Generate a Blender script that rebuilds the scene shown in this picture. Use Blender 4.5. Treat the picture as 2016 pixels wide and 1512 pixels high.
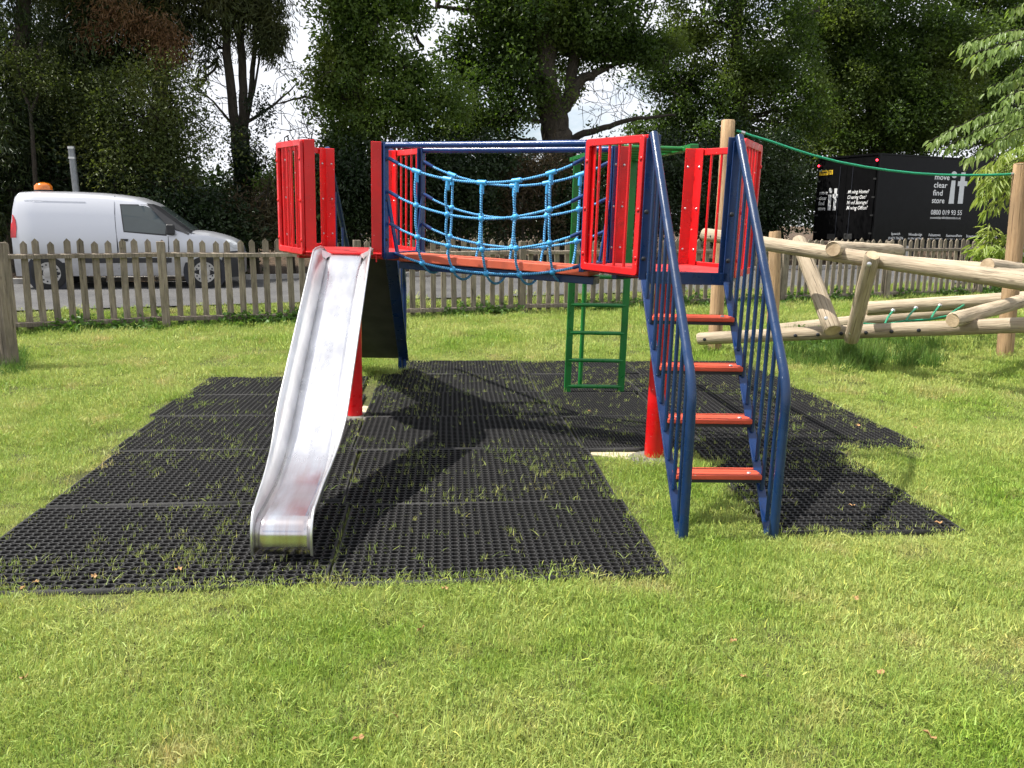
import bpy, math, random
import numpy as np
from math import sin, cos, tan, radians, pi, sqrt, atan2
from mathutils import Vector, Matrix, Quaternion, noise
random.seed(7)
rng = np.random.default_rng(11)
scene = bpy.context.scene
for _o in list(bpy.data.objects): bpy.data.objects.remove(_o)
COL = scene.collection

# ------------------------------------------------------------------ camera
F, PITCH, ROLL, H = 1624.23, 0.1957, 0.0095, 1.5407      # focal length in photo pixels, radians, metres
cam_d = bpy.data.cameras.new('camera'); cam = bpy.data.objects.new('camera', cam_d); COL.objects.link(cam)
cam_d.sensor_width = 36.0; cam_d.lens = 36.0 * F / 2016.0; cam_d.clip_start = 0.05; cam_d.clip_end = 900
cam.matrix_world = Matrix.Translation((0, 0, H)) @ Matrix.Rotation(pi/2 - PITCH, 4, 'X') @ Matrix.Rotation(ROLL, 4, 'Z')
scene.camera = cam
scene.render.resolution_x, scene.render.resolution_y = 1024, 768

# ------------------------------------------------------------------ sky and sun
SUN_EL, SUN_AZ = radians(59.0), radians(4.0)     # shadows run along +X turned SUN_AZ towards +Y
sd = Vector((cos(SUN_EL)*cos(SUN_AZ), cos(SUN_EL)*sin(SUN_AZ), -sin(SUN_EL)))   # direction the light travels
world = bpy.data.worlds.new('World'); scene.world = world; world.use_nodes = True
nt = world.node_tree; N = nt.nodes; N.clear()
wo = N.new('ShaderNodeOutputWorld'); bg = N.new('ShaderNodeBackground'); sky = N.new('ShaderNodeTexSky')
sky.sky_type = 'NISHITA'; sky.sun_disc = False; sky.sun_elevation = SUN_EL
sky.sun_rotation = atan2(-sd.x, -sd.y); sky.air_density = 1.0; sky.dust_density = 1.2
tcw = N.new('ShaderNodeTexCoord'); mpw = N.new('ShaderNodeMapping'); mpw.inputs['Scale'].default_value = (1.0, 1.0, 2.4)
nzw = N.new('ShaderNodeTexNoise'); nzw.inputs['Scale'].default_value = 2.6; nzw.inputs['Detail'].default_value = 7; nzw.inputs['Roughness'].default_value = .58
crw = N.new('ShaderNodeValToRGB'); crw.color_ramp.elements[0].position = .33; crw.color_ramp.elements[1].position = .46
mxw = N.new('ShaderNodeMix'); mxw.data_type = 'RGBA'
nt.links.new(tcw.outputs['Generated'], mpw.inputs['Vector']); nt.links.new(mpw.outputs['Vector'], nzw.inputs['Vector'])
nt.links.new(nzw.outputs['Fac'], crw.inputs['Fac']); nt.links.new(crw.outputs['Color'], mxw.inputs['Factor'])
nt.links.new(sky.outputs['Color'], mxw.inputs['A']); mxw.inputs['B'].default_value = (7.0, 7.2, 7.7, 1)
nt.links.new(mxw.outputs['Result'], bg.inputs['Color']); bg.inputs['Strength'].default_value = 0.10
nt.links.new(bg.outputs['Background'], wo.inputs['Surface'])
sl = bpy.data.lights.new('sun', 'SUN'); so = bpy.data.objects.new('sun', sl); COL.objects.link(so)
sl.energy = 5.0; sl.angle = radians(0.5); sl.color = (1.0, 0.955, 0.88)
so.rotation_euler = sd.to_track_quat('-Z', 'Y').to_euler(); so.location = (-8, -2, 14)
scene.view_settings.view_transform = 'Standard'; scene.view_settings.look = 'None'
scene.view_settings.exposure = 0.66; scene.view_settings.gamma = 1.0; scene.view_settings.use_curve_mapping = False
scene.render.engine = 'CYCLES'; scene.cycles.use_denoising = True; scene.cycles.max_bounces = 4; scene.cycles.use_light_tree = False; world.cycles.sampling_method = 'MANUAL'; world.cycles.sample_map_resolution = 512; scene.cycles.diffuse_bounces = 3; scene.cycles.glossy_bounces = 3
scene.cycles.transparent_max_bounces = 6; scene.cycles.sample_clamp_indirect = 6.0

# ------------------------------------------------------------------ photo pixel -> place
_cr, _sr, _cp, _sp = cos(ROLL), sin(ROLL), cos(PITCH), sin(PITCH)
def ray(px, py):
    X, Y = px - 1008.0, py - 756.0
    x, y = X*_cr + Y*_sr, -X*_sr + Y*_cr
    u = -y/F
    return Vector((x/F, u*_sp + _cp, u*_cp - _sp))
def gp(px, py, z=0.0):
    d = ray(px, py); t = (z - H)/d.z
    return Vector((d.x*t, d.y*t, z))
def dp(px, py, Y):
    d = ray(px, py); t = Y/d.y
    return Vector((d.x*t, Y, H + d.z*t))
def on_plane(px, py, o, n):
    d = ray(px, py); c = Vector((0, 0, H)); t = (o - c).dot(n)/d.dot(n)
    return c + d*t

# ------------------------------------------------------------------ mesh builder
class MB:
    def __init__(s): s.v = []; s.f = []; s.uv = []
    def add(s, vs, fs, uvs=None):
        b = len(s.v); s.v += [tuple(v) for v in vs]
        for i, f in enumerate(fs):
            s.f.append([b + k for k in f]); s.uv.append(uvs[i] if uvs else None)
        return s
    def box(s, c, d, R=None):
        c = Vector(c); R = R or Matrix.Identity(3); h = [x/2 for x in d]
        vs = [c + R @ Vector((sx*h[0], sy*h[1], sz*h[2])) for sz in (-1, 1) for sy in (-1, 1) for sx in (-1, 1)]
        return s.add(vs, [(0,2,3,1),(4,5,7,6),(0,1,5,4),(2,6,7,3),(0,4,6,2),(1,3,7,5)])
    def bar(s, a, b, w, t, up=(0,0,1)):
        a, b = Vector(a), Vector(b); z = (b-a); L = z.length; z.normalize()
        x = Vector(up).cross(z)
        if x.length < 1e-4: x = Vector((1,0,0)).cross(z)
        x.normalize(); y = z.cross(x)
        return s.box((a+b)/2, (w, t, L), Matrix((x, y, z)).transposed())
    def path(s, pts, r, n=10, cap=True, uvs=True):
        pts = [Vector(p) for p in pts]; m = len(pts); rs = r if isinstance(r, (list, tuple)) else [r]*m
        t0 = (pts[1]-pts[0]).normalized(); ref = Vector((0,0,1)) if abs(t0.z) < .9 else Vector((1,0,0))
        x = ref.cross(t0).normalized(); vs = []; L = 0; Ls = []
        for i in range(m):
            t = ((pts[min(i+1, m-1)] - pts[max(i-1, 0)])).normalized()
            x = (x - t*x.dot(t)).normalized(); y = t.cross(x)
            if i: L += (pts[i]-pts[i-1]).length
            Ls.append(L)
            for k in range(n):
                a = 2*pi*k/n; vs.append(pts[i] + (x*cos(a) + y*sin(a))*rs[i])
        fs = []; us = []
        for i in range(m-1):
            for k in range(n):
                k2 = (k+1) % n
                fs.append((i*n+k, i*n+k2, (i+1)*n+k2, (i+1)*n+k))
                us.append([(k/n, Ls[i]), ((k+1)/n, Ls[i]), ((k+1)/n, Ls[i+1]), (k/n, Ls[i+1])])
        if cap:
            fs.append(tuple(range(n-1, -1, -1))); us.append([(.5 + .4*cos(2*pi*k/n), 50 + .4*sin(2*pi*k/n)) for k in range(n-1, -1, -1)])
            fs.append(tuple((m-1)*n + k for k in range(n))); us.append([(.5 + .4*cos(2*pi*k/n), 60 + .4*sin(2*pi*k/n)) for k in range(n)])
        return s.add(vs, fs, us)
    def tube(s, a, b, r, n=12, r2=None): return s.path([a, b], [r, r if r2 is None else r2], n)
    def ball(s, c, r, n=10, m=6, sc=(1,1,1)):
        c = Vector(c); vs = [c + Vector((0,0,r*sc[2]))]
        for i in range(1, m):
            a = pi*i/m
            for k in range(n): vs.append(c + Vector((r*sin(a)*cos(2*pi*k/n)*sc[0], r*sin(a)*sin(2*pi*k/n)*sc[1], r*cos(a)*sc[2])))
        vs.append(c - Vector((0,0,r*sc[2]))); fs = [(0, 1+k, 1+(k+1) % n) for k in range(n)]
        for i in range(m-2):
            for k in range(n): fs.append((1+i*n+k, 1+(i+1)*n+k, 1+(i+1)*n+(k+1) % n, 1+i*n+(k+1) % n))
        l = len(vs)-1; fs += [(l, 1+(m-2)*n+(k+1) % n, 1+(m-2)*n+k) for k in range(n)]
        return s.add(vs, fs)
    def prism(s, poly, ext):                         # closed 3D polygon pushed along a vector
        poly = [Vector(p) for p in poly]; n = len(poly); e = Vector(ext)
        return s.add(poly + [p+e for p in poly], [tuple(range(n-1, -1, -1)), tuple(range(n, 2*n))] +
                     [(i, (i+1) % n, n+(i+1) % n, n+i) for i in range(n)])
    def grid(s, rows):
        n = len(rows[0]); vs = [p for r in rows for p in r]
        return s.add(vs, [(i*n+k, i*n+k+1, (i+1)*n+k+1, (i+1)*n+k) for i in range(len(rows)-1) for k in range(n-1)])
    def mesh(s, name):
        me = bpy.data.meshes.new(name); me.from_pydata([tuple(v) for v in s.v], [], s.f)
        if any(u for u in s.uv):
            l = me.uv_layers.new(name='UVMap'); i = 0
            for f, u in zip(s.f, s.uv):
                for k in range(len(f)):
                    l.data[i].uv = u[k] if u else (0, 0); i += 1
        return me
    def build(s, name, mat, parent=None, smooth=None, bevel=0, seg=2):
        return link(name, s.mesh(name), mat, parent, smooth, bevel, seg)
def link(name, me, mat, parent=None, smooth=None, bevel=0, seg=2):
    o = bpy.data.objects.new(name, me); COL.objects.link(o)
    if mat and not me.materials: me.materials.append(mat)
    if parent: o.parent = parent
    if smooth is not None:
        me.polygons.foreach_set('use_smooth', [True]*len(me.polygons))
        if smooth < 180:
            me.set_sharp_from_angle(angle=radians(smooth))
    if bevel:
        b = o.modifiers.new('bevel', 'BEVEL'); b.width = bevel; b.segments = seg; b.limit_method = 'ANGLE'; b.angle_limit = radians(40)
    return o
def empty(name, loc=(0,0,0)):
    o = bpy.data.objects.new(name, None); COL.objects.link(o); o.location = loc; o.empty_display_size = .2
    return o
def tag(o, label=None, cat=None, group=None, kind=None):
    if label: o['label'] = label
    if cat: o['category'] = cat
    if group: o['group'] = group
    if kind: o['kind'] = kind
    return o
def struct(o, label=None): return tag(o, label, kind='structure')
def copy(o, parent=None):
    c = o.copy(); COL.objects.link(c); c.parent = parent
    return c
def fillet(pts, r, n=6):
    out = [Vector(pts[0])]
    for i in range(1, len(pts)-1):
        p = Vector(pts[i]); a = (Vector(pts[i-1])-p).normalized(); b = (Vector(pts[i+1])-p).normalized()
        p0, p2 = p + a*r, p + b*r
        for k in range(n+1):
            t = k/n; out.append(p0*(1-t)**2 + p*2*t*(1-t) + p2*t*t)
    return out + [Vector(pts[-1])]

# ------------------------------------------------------------------ materials
def new_mat(name):
    m = bpy.data.materials.new(name); m.use_nodes = True
    n = m.node_tree.nodes; b = n['Principled BSDF']
    return m, m.node_tree, b
def mix_rgb(nt, fac, a, b, blend='MIX'):
    m = nt.nodes.new('ShaderNodeMix'); m.data_type = 'RGBA'; m.blend_type = blend
    for k, x in (('Factor', fac), ('A', a), ('B', b)):
        if isinstance(x, bpy.types.NodeSocket): nt.links.new(x, m.inputs[k])
        elif k == 'Factor': m.inputs[k].default_value = x
        else: m.inputs[k].default_value = (*x[:3], 1)
    return m.outputs['Result']
def noise_n(nt, vec, scale, detail=3, rough=.55, lo=.35, hi=.65, dist=0):
    t = nt.nodes.new('ShaderNodeTexNoise'); t.inputs['Scale'].default_value = scale; t.inputs['Detail'].default_value = detail
    t.inputs['Roughness'].default_value = rough; t.inputs['Distortion'].default_value = dist
    if vec is not None: nt.links.new(vec, t.inputs['Vector'])
    r = nt.nodes.new('ShaderNodeMapRange'); r.inputs[1].default_value = lo; r.inputs[2].default_value = hi
    nt.links.new(t.outputs['Fac'], r.inputs[0])
    return r.outputs[0]
def coords(nt, kind='Object', scale=(1,1,1), rand=False):
    if kind == 'World':
        g = nt.nodes.new('ShaderNodeNewGeometry'); out = g.outputs['Position']
    else:
        t = nt.nodes.new('ShaderNodeTexCoord'); out = t.outputs[kind]
    mp = nt.nodes.new('ShaderNodeMapping'); mp.inputs['Scale'].default_value = scale; nt.links.new(out, mp.inputs['Vector'])
    if rand:
        oi = nt.nodes.new('ShaderNodeObjectInfo'); ml = nt.nodes.new('ShaderNodeMath'); ml.operation = 'MULTIPLY'; ml.inputs[1].default_value = 37.0
        nt.links.new(oi.outputs['Random'], ml.inputs[0]); nt.links.new(ml.outputs[0], mp.inputs['Location'])
    return mp.outputs['Vector']
def bump(nt, b, h, strength=.3, dist=.01):
    n = nt.nodes.new('ShaderNodeBump'); n.inputs['Strength'].default_value = strength; n.inputs['Distance'].default_value = dist
    nt.links.new(h, n.inputs['Height']); nt.links.new(n.outputs['Normal'], b.inputs['Normal'])
def plain(name, col, rough=.6, metal=0, var=.15, scale=6, bmp=0, spec=None):
    m, nt, b = new_mat(name); v = coords(nt, 'Object', rand=True)
    f = noise_n(nt, v, scale, 4)
    nt.links.new(mix_rgb(nt, f, [c*(1-var) for c in col], [min(1, c*(1+var)) for c in col]), b.inputs['Base Color'])
    b.inputs['Roughness'].default_value = rough; b.inputs['Metallic'].default_value = metal
    if spec is not None: b.inputs['Specular IOR Level'].default_value = spec
    if bmp: bump(nt, b, noise_n(nt, v, scale*8, 3), bmp, .004)
    return m
def paint(name, col, rough=.32, chips=(.7,.6,.55), amount=.70, fade=.18):
    """brushed-on gloss paint: slight fade, brush unevenness, small chips"""
    m, nt, b = new_mat(name); v = coords(nt, 'Object', rand=True)
    f = noise_n(nt, v, 3.0, 4)
    c = mix_rgb(nt, f, [x*(1-fade) for x in col], [min(1, x*(1+fade)) for x in col])
    ch = noise_n(nt, v, 55, 2, .5, amount, amount+.03)
    c = mix_rgb(nt, ch, c, chips)
    d = noise_n(nt, v, 14, 5, .6, .55, .85); c = mix_rgb(nt, d, c, [x*.62+.01 for x in col])
    nt.links.new(c, b.inputs['Base Color'])
    mr = nt.nodes.new('ShaderNodeMapRange'); mr.inputs[3].default_value = rough-.08; mr.inputs[4].default_value = rough+.16
    nt.links.new(noise_n(nt, v, 9, 4), mr.inputs[0]); nt.links.new(mr.outputs[0], b.inputs['Roughness'])
    bump(nt, b, noise_n(nt, v, 90, 2), .05, .001)
    return m
def leaf_mat(name, c1, c2, c3, trans=.45, rough=.45, wscale=.35):
    """c1 to c2 by leaf clump, c3 in patches"""
    m, nt, b = new_mat(name); n = nt.nodes
    oi = n.new('ShaderNodeObjectInfo')
    c = mix_rgb(nt, oi.outputs['Random'], c1, c2)  # wide tone spread puts lit and shaded clumps into the colour
    w = coords(nt, 'World'); c = mix_rgb(nt, noise_n(nt, w, wscale, 3, .6, .5, .72), c, c3)
    fine = noise_n(nt, w, 9.0, 2, .6, .3, .7); c = mix_rgb(nt, fine, c, [1.45]*3, 'MULTIPLY') if False else c
    nt.links.new(c, b.inputs['Base Color']); b.inputs['Roughness'].default_value = rough; b.inputs['Specular IOR Level'].default_value = .28
    tr = n.new('ShaderNodeBsdfTranslucent'); mx = n.new('ShaderNodeMixShader'); mx.inputs[0].default_value = trans
    c4 = mix_rgb(nt, 1.0, c, (1.25, 1.35, .55), 'MULTIPLY')
    nt.links.new(c4, tr.inputs['Color']); nt.links.new(b.outputs[0], mx.inputs[1]); nt.links.new(tr.outputs[0], mx.inputs[2])
    nt.links.new(mx.outputs[0], n['Material Output'].inputs['Surface'])
    return m
def wood(name, c1, c2, c3, uv=True, along='y', rough=.8, knots=True):
    """grain along the log (uv) or along local z (boards)"""
    m, nt, b = new_mat(name)
    v = coords(nt, 'UV', (9, 1.1, 1), True) if uv else coords(nt, 'Object', (14, 14, 1.2), True)
    g = noise_n(nt, v, 3.0, 6, .6, .3, .7, .6)
    c = mix_rgb(nt, g, c1, c2)
    v2 = coords(nt, 'UV', (1.5, .9, 1), True) if uv else coords(nt, 'Object', (3, 3, 1.5), True)
    c = mix_rgb(nt, noise_n(nt, v2, 2.0, 4, .6, .45, .8), c, c3)
    vor = nt.nodes.new('ShaderNodeTexVoronoi'); vor.inputs['Scale'].default_value = 3.2 if uv else 2.6
    nt.links.new(v2, vor.inputs['Vector'])
    kr = nt.nodes.new('ShaderNodeMapRange'); kr.inputs[1].default_value = .05; kr.inputs[2].default_value = .11; kr.inputs[3].default_value = .65; kr.inputs[4].default_value = 0
    nt.links.new(vor.outputs['Distance'], kr.inputs[0])
    if knots: c = mix_rgb(nt, kr.outputs[0], c, [x*.35 for x in c1])
    v3 = coords(nt, 'UV', (16, .55, 1), True) if uv else coords(nt, 'Object', (40, 40, .9), True)
    cr = noise_n(nt, v3, 2.4, 4, .6, .60, .645); c = mix_rgb(nt, cr, c, [x*.30 for x in c1])
    oi = nt.nodes.new('ShaderNodeObjectInfo'); hs = nt.nodes.new('ShaderNodeHueSaturation')
    mr = nt.nodes.new('ShaderNodeMapRange'); mr.inputs[3].default_value = .78; mr.inputs[4].default_value = 1.18
    nt.links.new(oi.outputs['Random'], mr.inputs[0]); nt.links.new(mr.outputs[0], hs.inputs['Value']); nt.links.new(c, hs.inputs['Color'])
    nt.links.new(hs.outputs[0], b.inputs['Base Color']); b.inputs['Roughness'].default_value = rough; b.inputs['Specular IOR Level'].default_value = .25
    bump(nt, b, g, .6, .008)
    return m

M = {}
M['red'] = paint('red_paint', (.60, .005, .007), amount=.73)
M['navy'] = paint('navy_paint', (.004, .026, .105), .30, (.25,.28,.36), .76)
M['blue'] = paint('blue_paint', (.004, .034, .150), .26, (.25,.28,.36), .76)
M['stair_blue'] = paint('stair_blue_paint', (.005, .026, .085), .28, (.25,.28,.36), .755)
M['green'] = paint('green_paint', (.008, .155, .026), .3, (.2,.3,.2), .75)
M['steel_bolt'] = plain('bolt_steel', (.55,.55,.55), .4, .9)
M['tread'] = paint('tread_orange', (.55, .075, .035), .6, (.35,.2,.15), .72)
M['plank'] = paint('plank_orange', (.55, .10, .045), .55, (.6,.3,.2), .73)
M['dark_steel'] = plain('dark_steel', (.012,.014,.022), .5)
M['board'] = plain('climbing_board', (.045,.048,.036), .7, var=.25)
M['concrete'] = plain('concrete', (.55,.48,.33), .9, var=.2, scale=8, bmp=.4)
M['concrete_dark'] = plain('concrete_dark', (.16,.15,.13), .9, var=.3, scale=14, bmp=.5)
M['rubber'] = None
M['black_plastic'] = plain('black_plastic', (.02,.02,.022), .5)
M['tyre'] = plain('tyre', (.018,.018,.018), .85)
M['asphalt'] = None
M['picket'] = wood('weathered_picket', (.17,.135,.10), (.33,.28,.22), (.115,.10,.08), False)
M['log'] = wood('pale_log', (.34,.265,.18), (.56,.47,.345), (.26,.21,.15))
M['log_brown'] = wood('brown_post', (.34,.21,.11), (.50,.34,.20), (.26,.18,.11))
M['log_end'] = None
M['bark'] = None
# special materials
def _rubber():
    m, nt, b = new_mat('black_rubber'); w = coords(nt, 'World')
    c = mix_rgb(nt, noise_n(nt, w, 5, 5), (.010,.010,.011), (.019,.019,.020))
    c = mix_rgb(nt, noise_n(nt, w, 160, 2, .5, .5, .75), c, (.052,.051,.047))
    nt.links.new(c, b.inputs['Base Color']); b.inputs['Roughness'].default_value = .62; b.inputs['Specular IOR Level'].default_value = .35
    bump(nt, b, noise_n(nt, w, 300, 2), .25, .002); return m
def _asphalt():
    m, nt, b = new_mat('asphalt'); w = coords(nt, 'World')
    c = mix_rgb(nt, noise_n(nt, w, .8, 5), (.045,.045,.047), (.085,.084,.083))
    c = mix_rgb(nt, noise_n(nt, w, 60, 2, .5, .45, .8), c, (.16,.155,.15))
    nt.links.new(c, b.inputs['Base Color']); b.inputs['Roughness'].default_value = .85
    bump(nt, b, noise_n(nt, w, 120, 2), .4, .004); return m
def _log_end():
    m, nt, b = new_mat('log_end_grain'); v = coords(nt, 'Object', rand=True)
    c = mix_rgb(nt, noise_n(nt, v, 12, 4), (.36,.26,.16), (.52,.40,.26))
    nt.links.new(c, b.inputs['Base Color']); b.inputs['Roughness'].default_value = .9; bump(nt, b, noise_n(nt, v, 60, 3), .4, .004); return m
def _bark():
    m, nt, b = new_mat('bark'); v = coords(nt, 'UV', (10, 2.2, 1), True)
    g = noise_n(nt, v, 2.2, 6, .65, .3, .7, .5)
    w = coords(nt, 'World')
    c = mix_rgb(nt, g, (.022,.017,.012), (.085,.068,.048)); c = mix_rgb(nt, noise_n(nt, w, 1.2, 3, .6, .55, .75), c, (.05,.06,.03))
    nt.links.new(c, b.inputs['Base Color']); b.inputs['Roughness'].default_value = .95; bump(nt, b, g, .9, .05); return m
def _soil():
    m, nt, b = new_mat('lawn_soil'); w = coords(nt, 'World')
    c = mix_rgb(nt, noise_n(nt, w, 1.1, 4), (.10,.125,.03), (.15,.165,.045))
    c = mix_rgb(nt, noise_n(nt, w, 26, 3), c, (.07,.07,.022))
    c = mix_rgb(nt, noise_n(nt, w, 2.3, 4, .6, .60, .74), c, (.17,.14,.07))
    nt.links.new(c, b.inputs['Base Color']); b.inputs['Roughness'].default_value = .95
    bump(nt, b, noise_n(nt, w, 60, 3), .8, .02); return m
def _litter():
    m, nt, b = new_mat('leaf_litter'); w = coords(nt, 'World')
    c = mix_rgb(nt, noise_n(nt, w, 9, 5), (.045,.03,.018), (.16,.10,.055))
    c = mix_rgb(nt, noise_n(nt, w, 38, 2, .5, .55, .72), c, (.30,.20,.11))
    nt.links.new(c, b.inputs['Base Color']); b.inputs['Roughness'].default_value = .95
    bump(nt, b, noise_n(nt, w, 40, 4), .9, .05); return m
def _blade(name, g1, g2, pale, dry, trans=.35):
    m, nt, b = new_mat(name); n = nt.nodes; oi = n.new('ShaderNodeObjectInfo'); w = coords(nt, 'World')
    c = mix_rgb(nt, oi.outputs['Random'], g1, g2)
    c = mix_rgb(nt, noise_n(nt, w, .8, 5, .65, .33, .60), c, pale)
    c = mix_rgb(nt, noise_n(nt, w, 1.7, 5, .65, .55, .74), c, dry)
    at = n.new('ShaderNodeVertexColor'); at.layer_name = 'tint'
    c = mix_rgb(nt, 1.0, c, at.outputs['Color'], 'MULTIPLY')
    nt.links.new(c, b.inputs['Base Color']); b.inputs['Roughness'].default_value = .5; b.inputs['Specular IOR Level'].default_value = .3
    tr = n.new('ShaderNodeBsdfTranslucent'); mx = n.new('ShaderNodeMixShader'); mx.inputs[0].default_value = trans
    nt.links.new(c, tr.inputs['Color']); nt.links.new(b.outputs[0], mx.inputs[1]); nt.links.new(tr.outputs[0], mx.inputs[2])
    nt.links.new(mx.outputs[0], n['Material Output'].inputs['Surface']); return m
M['rubber'] = _rubber(); M['asphalt'] = _asphalt(); M['log_end'] = _log_end(); M['bark'] = _bark()
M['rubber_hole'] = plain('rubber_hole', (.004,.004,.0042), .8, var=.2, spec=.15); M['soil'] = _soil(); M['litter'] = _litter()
M['blade'] = _blade('grass_blade', (.165,.292,.034), (.265,.40,.062), (.40,.475,.15), (.49,.43,.21))
M['weed_blade'] = _blade('rank_grass', (.07,.16,.025), (.10,.21,.035), (.12,.22,.045), (.2,.24,.07))
M['mat_blade'] = _blade('mat_grass', (.15,.24,.04), (.22,.31,.07), (.30,.36,.12), (.36,.33,.17))
M['lane_paint'] = plain('road_paint', (.6,.6,.58), .8, var=.3, scale=20)

# ------------------------------------------------------------------ leaf and blade tufts, scattered on points by geometry nodes
SRC = bpy.data.collections.new('tufts')            # not in the scene: only the scatter uses it
def raw_mesh(name, V, Fq, mat, tint=None, smooth=False):
    me = bpy.data.meshes.new(name); V = np.asarray(V, dtype=np.float32); Fq = np.asarray(Fq, dtype=np.int32); k = Fq.shape[1]
    me.vertices.add(len(V)); me.vertices.foreach_set('co', V.ravel())
    me.loops.add(Fq.size); me.loops.foreach_set('vertex_index', Fq.ravel())
    me.polygons.add(len(Fq)); me.polygons.foreach_set('loop_start', np.arange(0, Fq.size, k, dtype=np.int32))
    me.update(calc_edges=True); me.validate()
    if tint is not None:
        a = me.color_attributes.new('tint', 'FLOAT_COLOR', 'POINT'); a.data.foreach_set('color', np.asarray(tint, dtype=np.float32).ravel())
    if mat: me.materials.append(mat)
    return me
def tuft_set(name, meshes):
    c = bpy.data.collections.new(name)
    for i, me in enumerate(meshes):
        o = bpy.data.objects.new(name + '_tuft', me); c.objects.link(o)
    return c
def blades(n, rad, h0, h1, w, lean, mat, name, flat=.0):
    V = []; Fc = []; T = []
    for i in range(n):
        a = rng.uniform(0, 2*pi); r = rad*sqrt(rng.uniform()); x, y = r*cos(a), r*sin(a)
        h = rng.uniform(h0, h1); th = rng.uniform(0, 2*pi); ln = abs(rng.normal(0, lean)) + flat
        dx, dy = cos(th), sin(th); px_, py_ = -dy, dx
        tw = rng.normal(0, .5); px_, py_ = px_*cos(tw)-py_*sin(tw), px_*sin(tw)+py_*cos(tw)
        ww = w*rng.uniform(.6, 1.3); b = len(V)
        z1, z2 = h*.55*cos(ln*.7), h*(.55*cos(ln*.7)+.45*cos(min(1.5, ln*1.5)))
        o1, o2 = h*.55*sin(ln*.7), h*(.55*sin(ln*.7)+.45*sin(min(1.5, ln*1.5)))
        V += [(x-px_*ww/2, y-py_*ww/2, 0), (x+px_*ww/2, y+py_*ww/2, 0),
              (x+dx*o1+px_*ww*.45, y+dy*o1+py_*ww*.45, z1), (x+dx*o1-px_*ww*.45, y+dy*o1-py_*ww*.45, z1),
              (x+dx*o2+px_*ww*.07, y+dy*o2+py_*ww*.07, z2), (x+dx*o2-px_*ww*.07, y+dy*o2-py_*ww*.07, z2)]
        Fc += [(b, b+1, b+2, b+3), (b+3, b+2, b+4, b+5)]
        t = rng.uniform(.72, 1.3); yl = rng.uniform(.9, 1.15); dryc = rng.uniform() < .06
        tc = (1.6*t, 1.3*t, 1.1*t, 1) if dryc else (t*yl, t, t*.9, 1)
        T += [tc]*6
    return raw_mesh(name, V, Fc, mat, T)
def leaves(n, rad, L, W, mat, name, droop=0.0, up=.6, sc=(1,1,.8), long=False):
    """a clump of n small leaves"""
    V = []; Fc = []
    for i in range(n):
        p = rng.normal(0, 1, 3); p /= np.linalg.norm(p); p = p*rad*rng.uniform(.15, 1)**.6*np.array(sc)
        out = p/np.linalg.norm(p)
        ax = out*.6 + rng.normal(0, .55, 3) + np.array([0, 0, -droop]); ax /= np.linalg.norm(ax)
        nn = rng.normal(0, .6, 3) + np.array([0, 0, up]) + out*.25; nn -= ax*nn.dot(ax); nn /= np.linalg.norm(nn)
        s_ = np.cross(nn, ax); l = L*rng.uniform(.65, 1.25); w = W*rng.uniform(.7, 1.2); b = len(V)
        a0 = p; fold = nn*w*.18
        V += [a0, a0+ax*l*.35+s_*w*.5+fold, a0+ax*l*.75+s_*w*.38+fold*.7-nn*l*.05, a0+ax*l-nn*l*.16, a0+ax*l*.75-s_*w*.38+fold*.7-nn*l*.05, a0+ax*l*.35-s_*w*.5+fold]
        Fc += [(b, b+1, b+2, b+3), (b, b+3, b+4, b+5)]
    return raw_mesh(name, V, Fc, mat)
_ng = {}
def scatter_group(coll):
    if coll.name in _ng: return _ng[coll.name]
    g = bpy.data.node_groups.new('scatter_' + coll.name, 'GeometryNodeTree')
    g.interface.new_socket('Geometry', in_out='INPUT', socket_type='NodeSocketGeometry')
    g.interface.new_socket('Geometry', in_out='OUTPUT', socket_type='NodeSocketGeometry')
    n = g.nodes; gi = n.new('NodeGroupInput'); go = n.new('NodeGroupOutput'); ip = n.new('GeometryNodeInstanceOnPoints')
    ci = n.new('GeometryNodeCollectionInfo'); ci.inputs['Collection'].default_value = coll
    ci.inputs['Separate Children'].default_value = True; ci.inputs['Reset Children'].default_value = True
    ip.inputs['Pick Instance'].default_value = True
    def att(nm, t):
        a = n.new('GeometryNodeInputNamedAttribute'); a.data_type = t; a.inputs['Name'].default_value = nm
        return a.outputs[0]
    g.links.new(gi.outputs[0], ip.inputs['Points']); g.links.new(ci.outputs[0], ip.inputs['Instance'])
    g.links.new(att('pick', 'INT'), ip.inputs['Instance Index'])
    er = n.new('FunctionNodeEulerToRotation'); g.links.new(att('rot', 'FLOAT_VECTOR'), er.inputs[0]); g.links.new(er.outputs[0], ip.inputs['Rotation'])
    g.links.new(att('siz', 'FLOAT'), ip.inputs['Scale']); g.links.new(ip.outputs[0], go.inputs[0])
    _ng[coll.name] = g; return g
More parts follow.
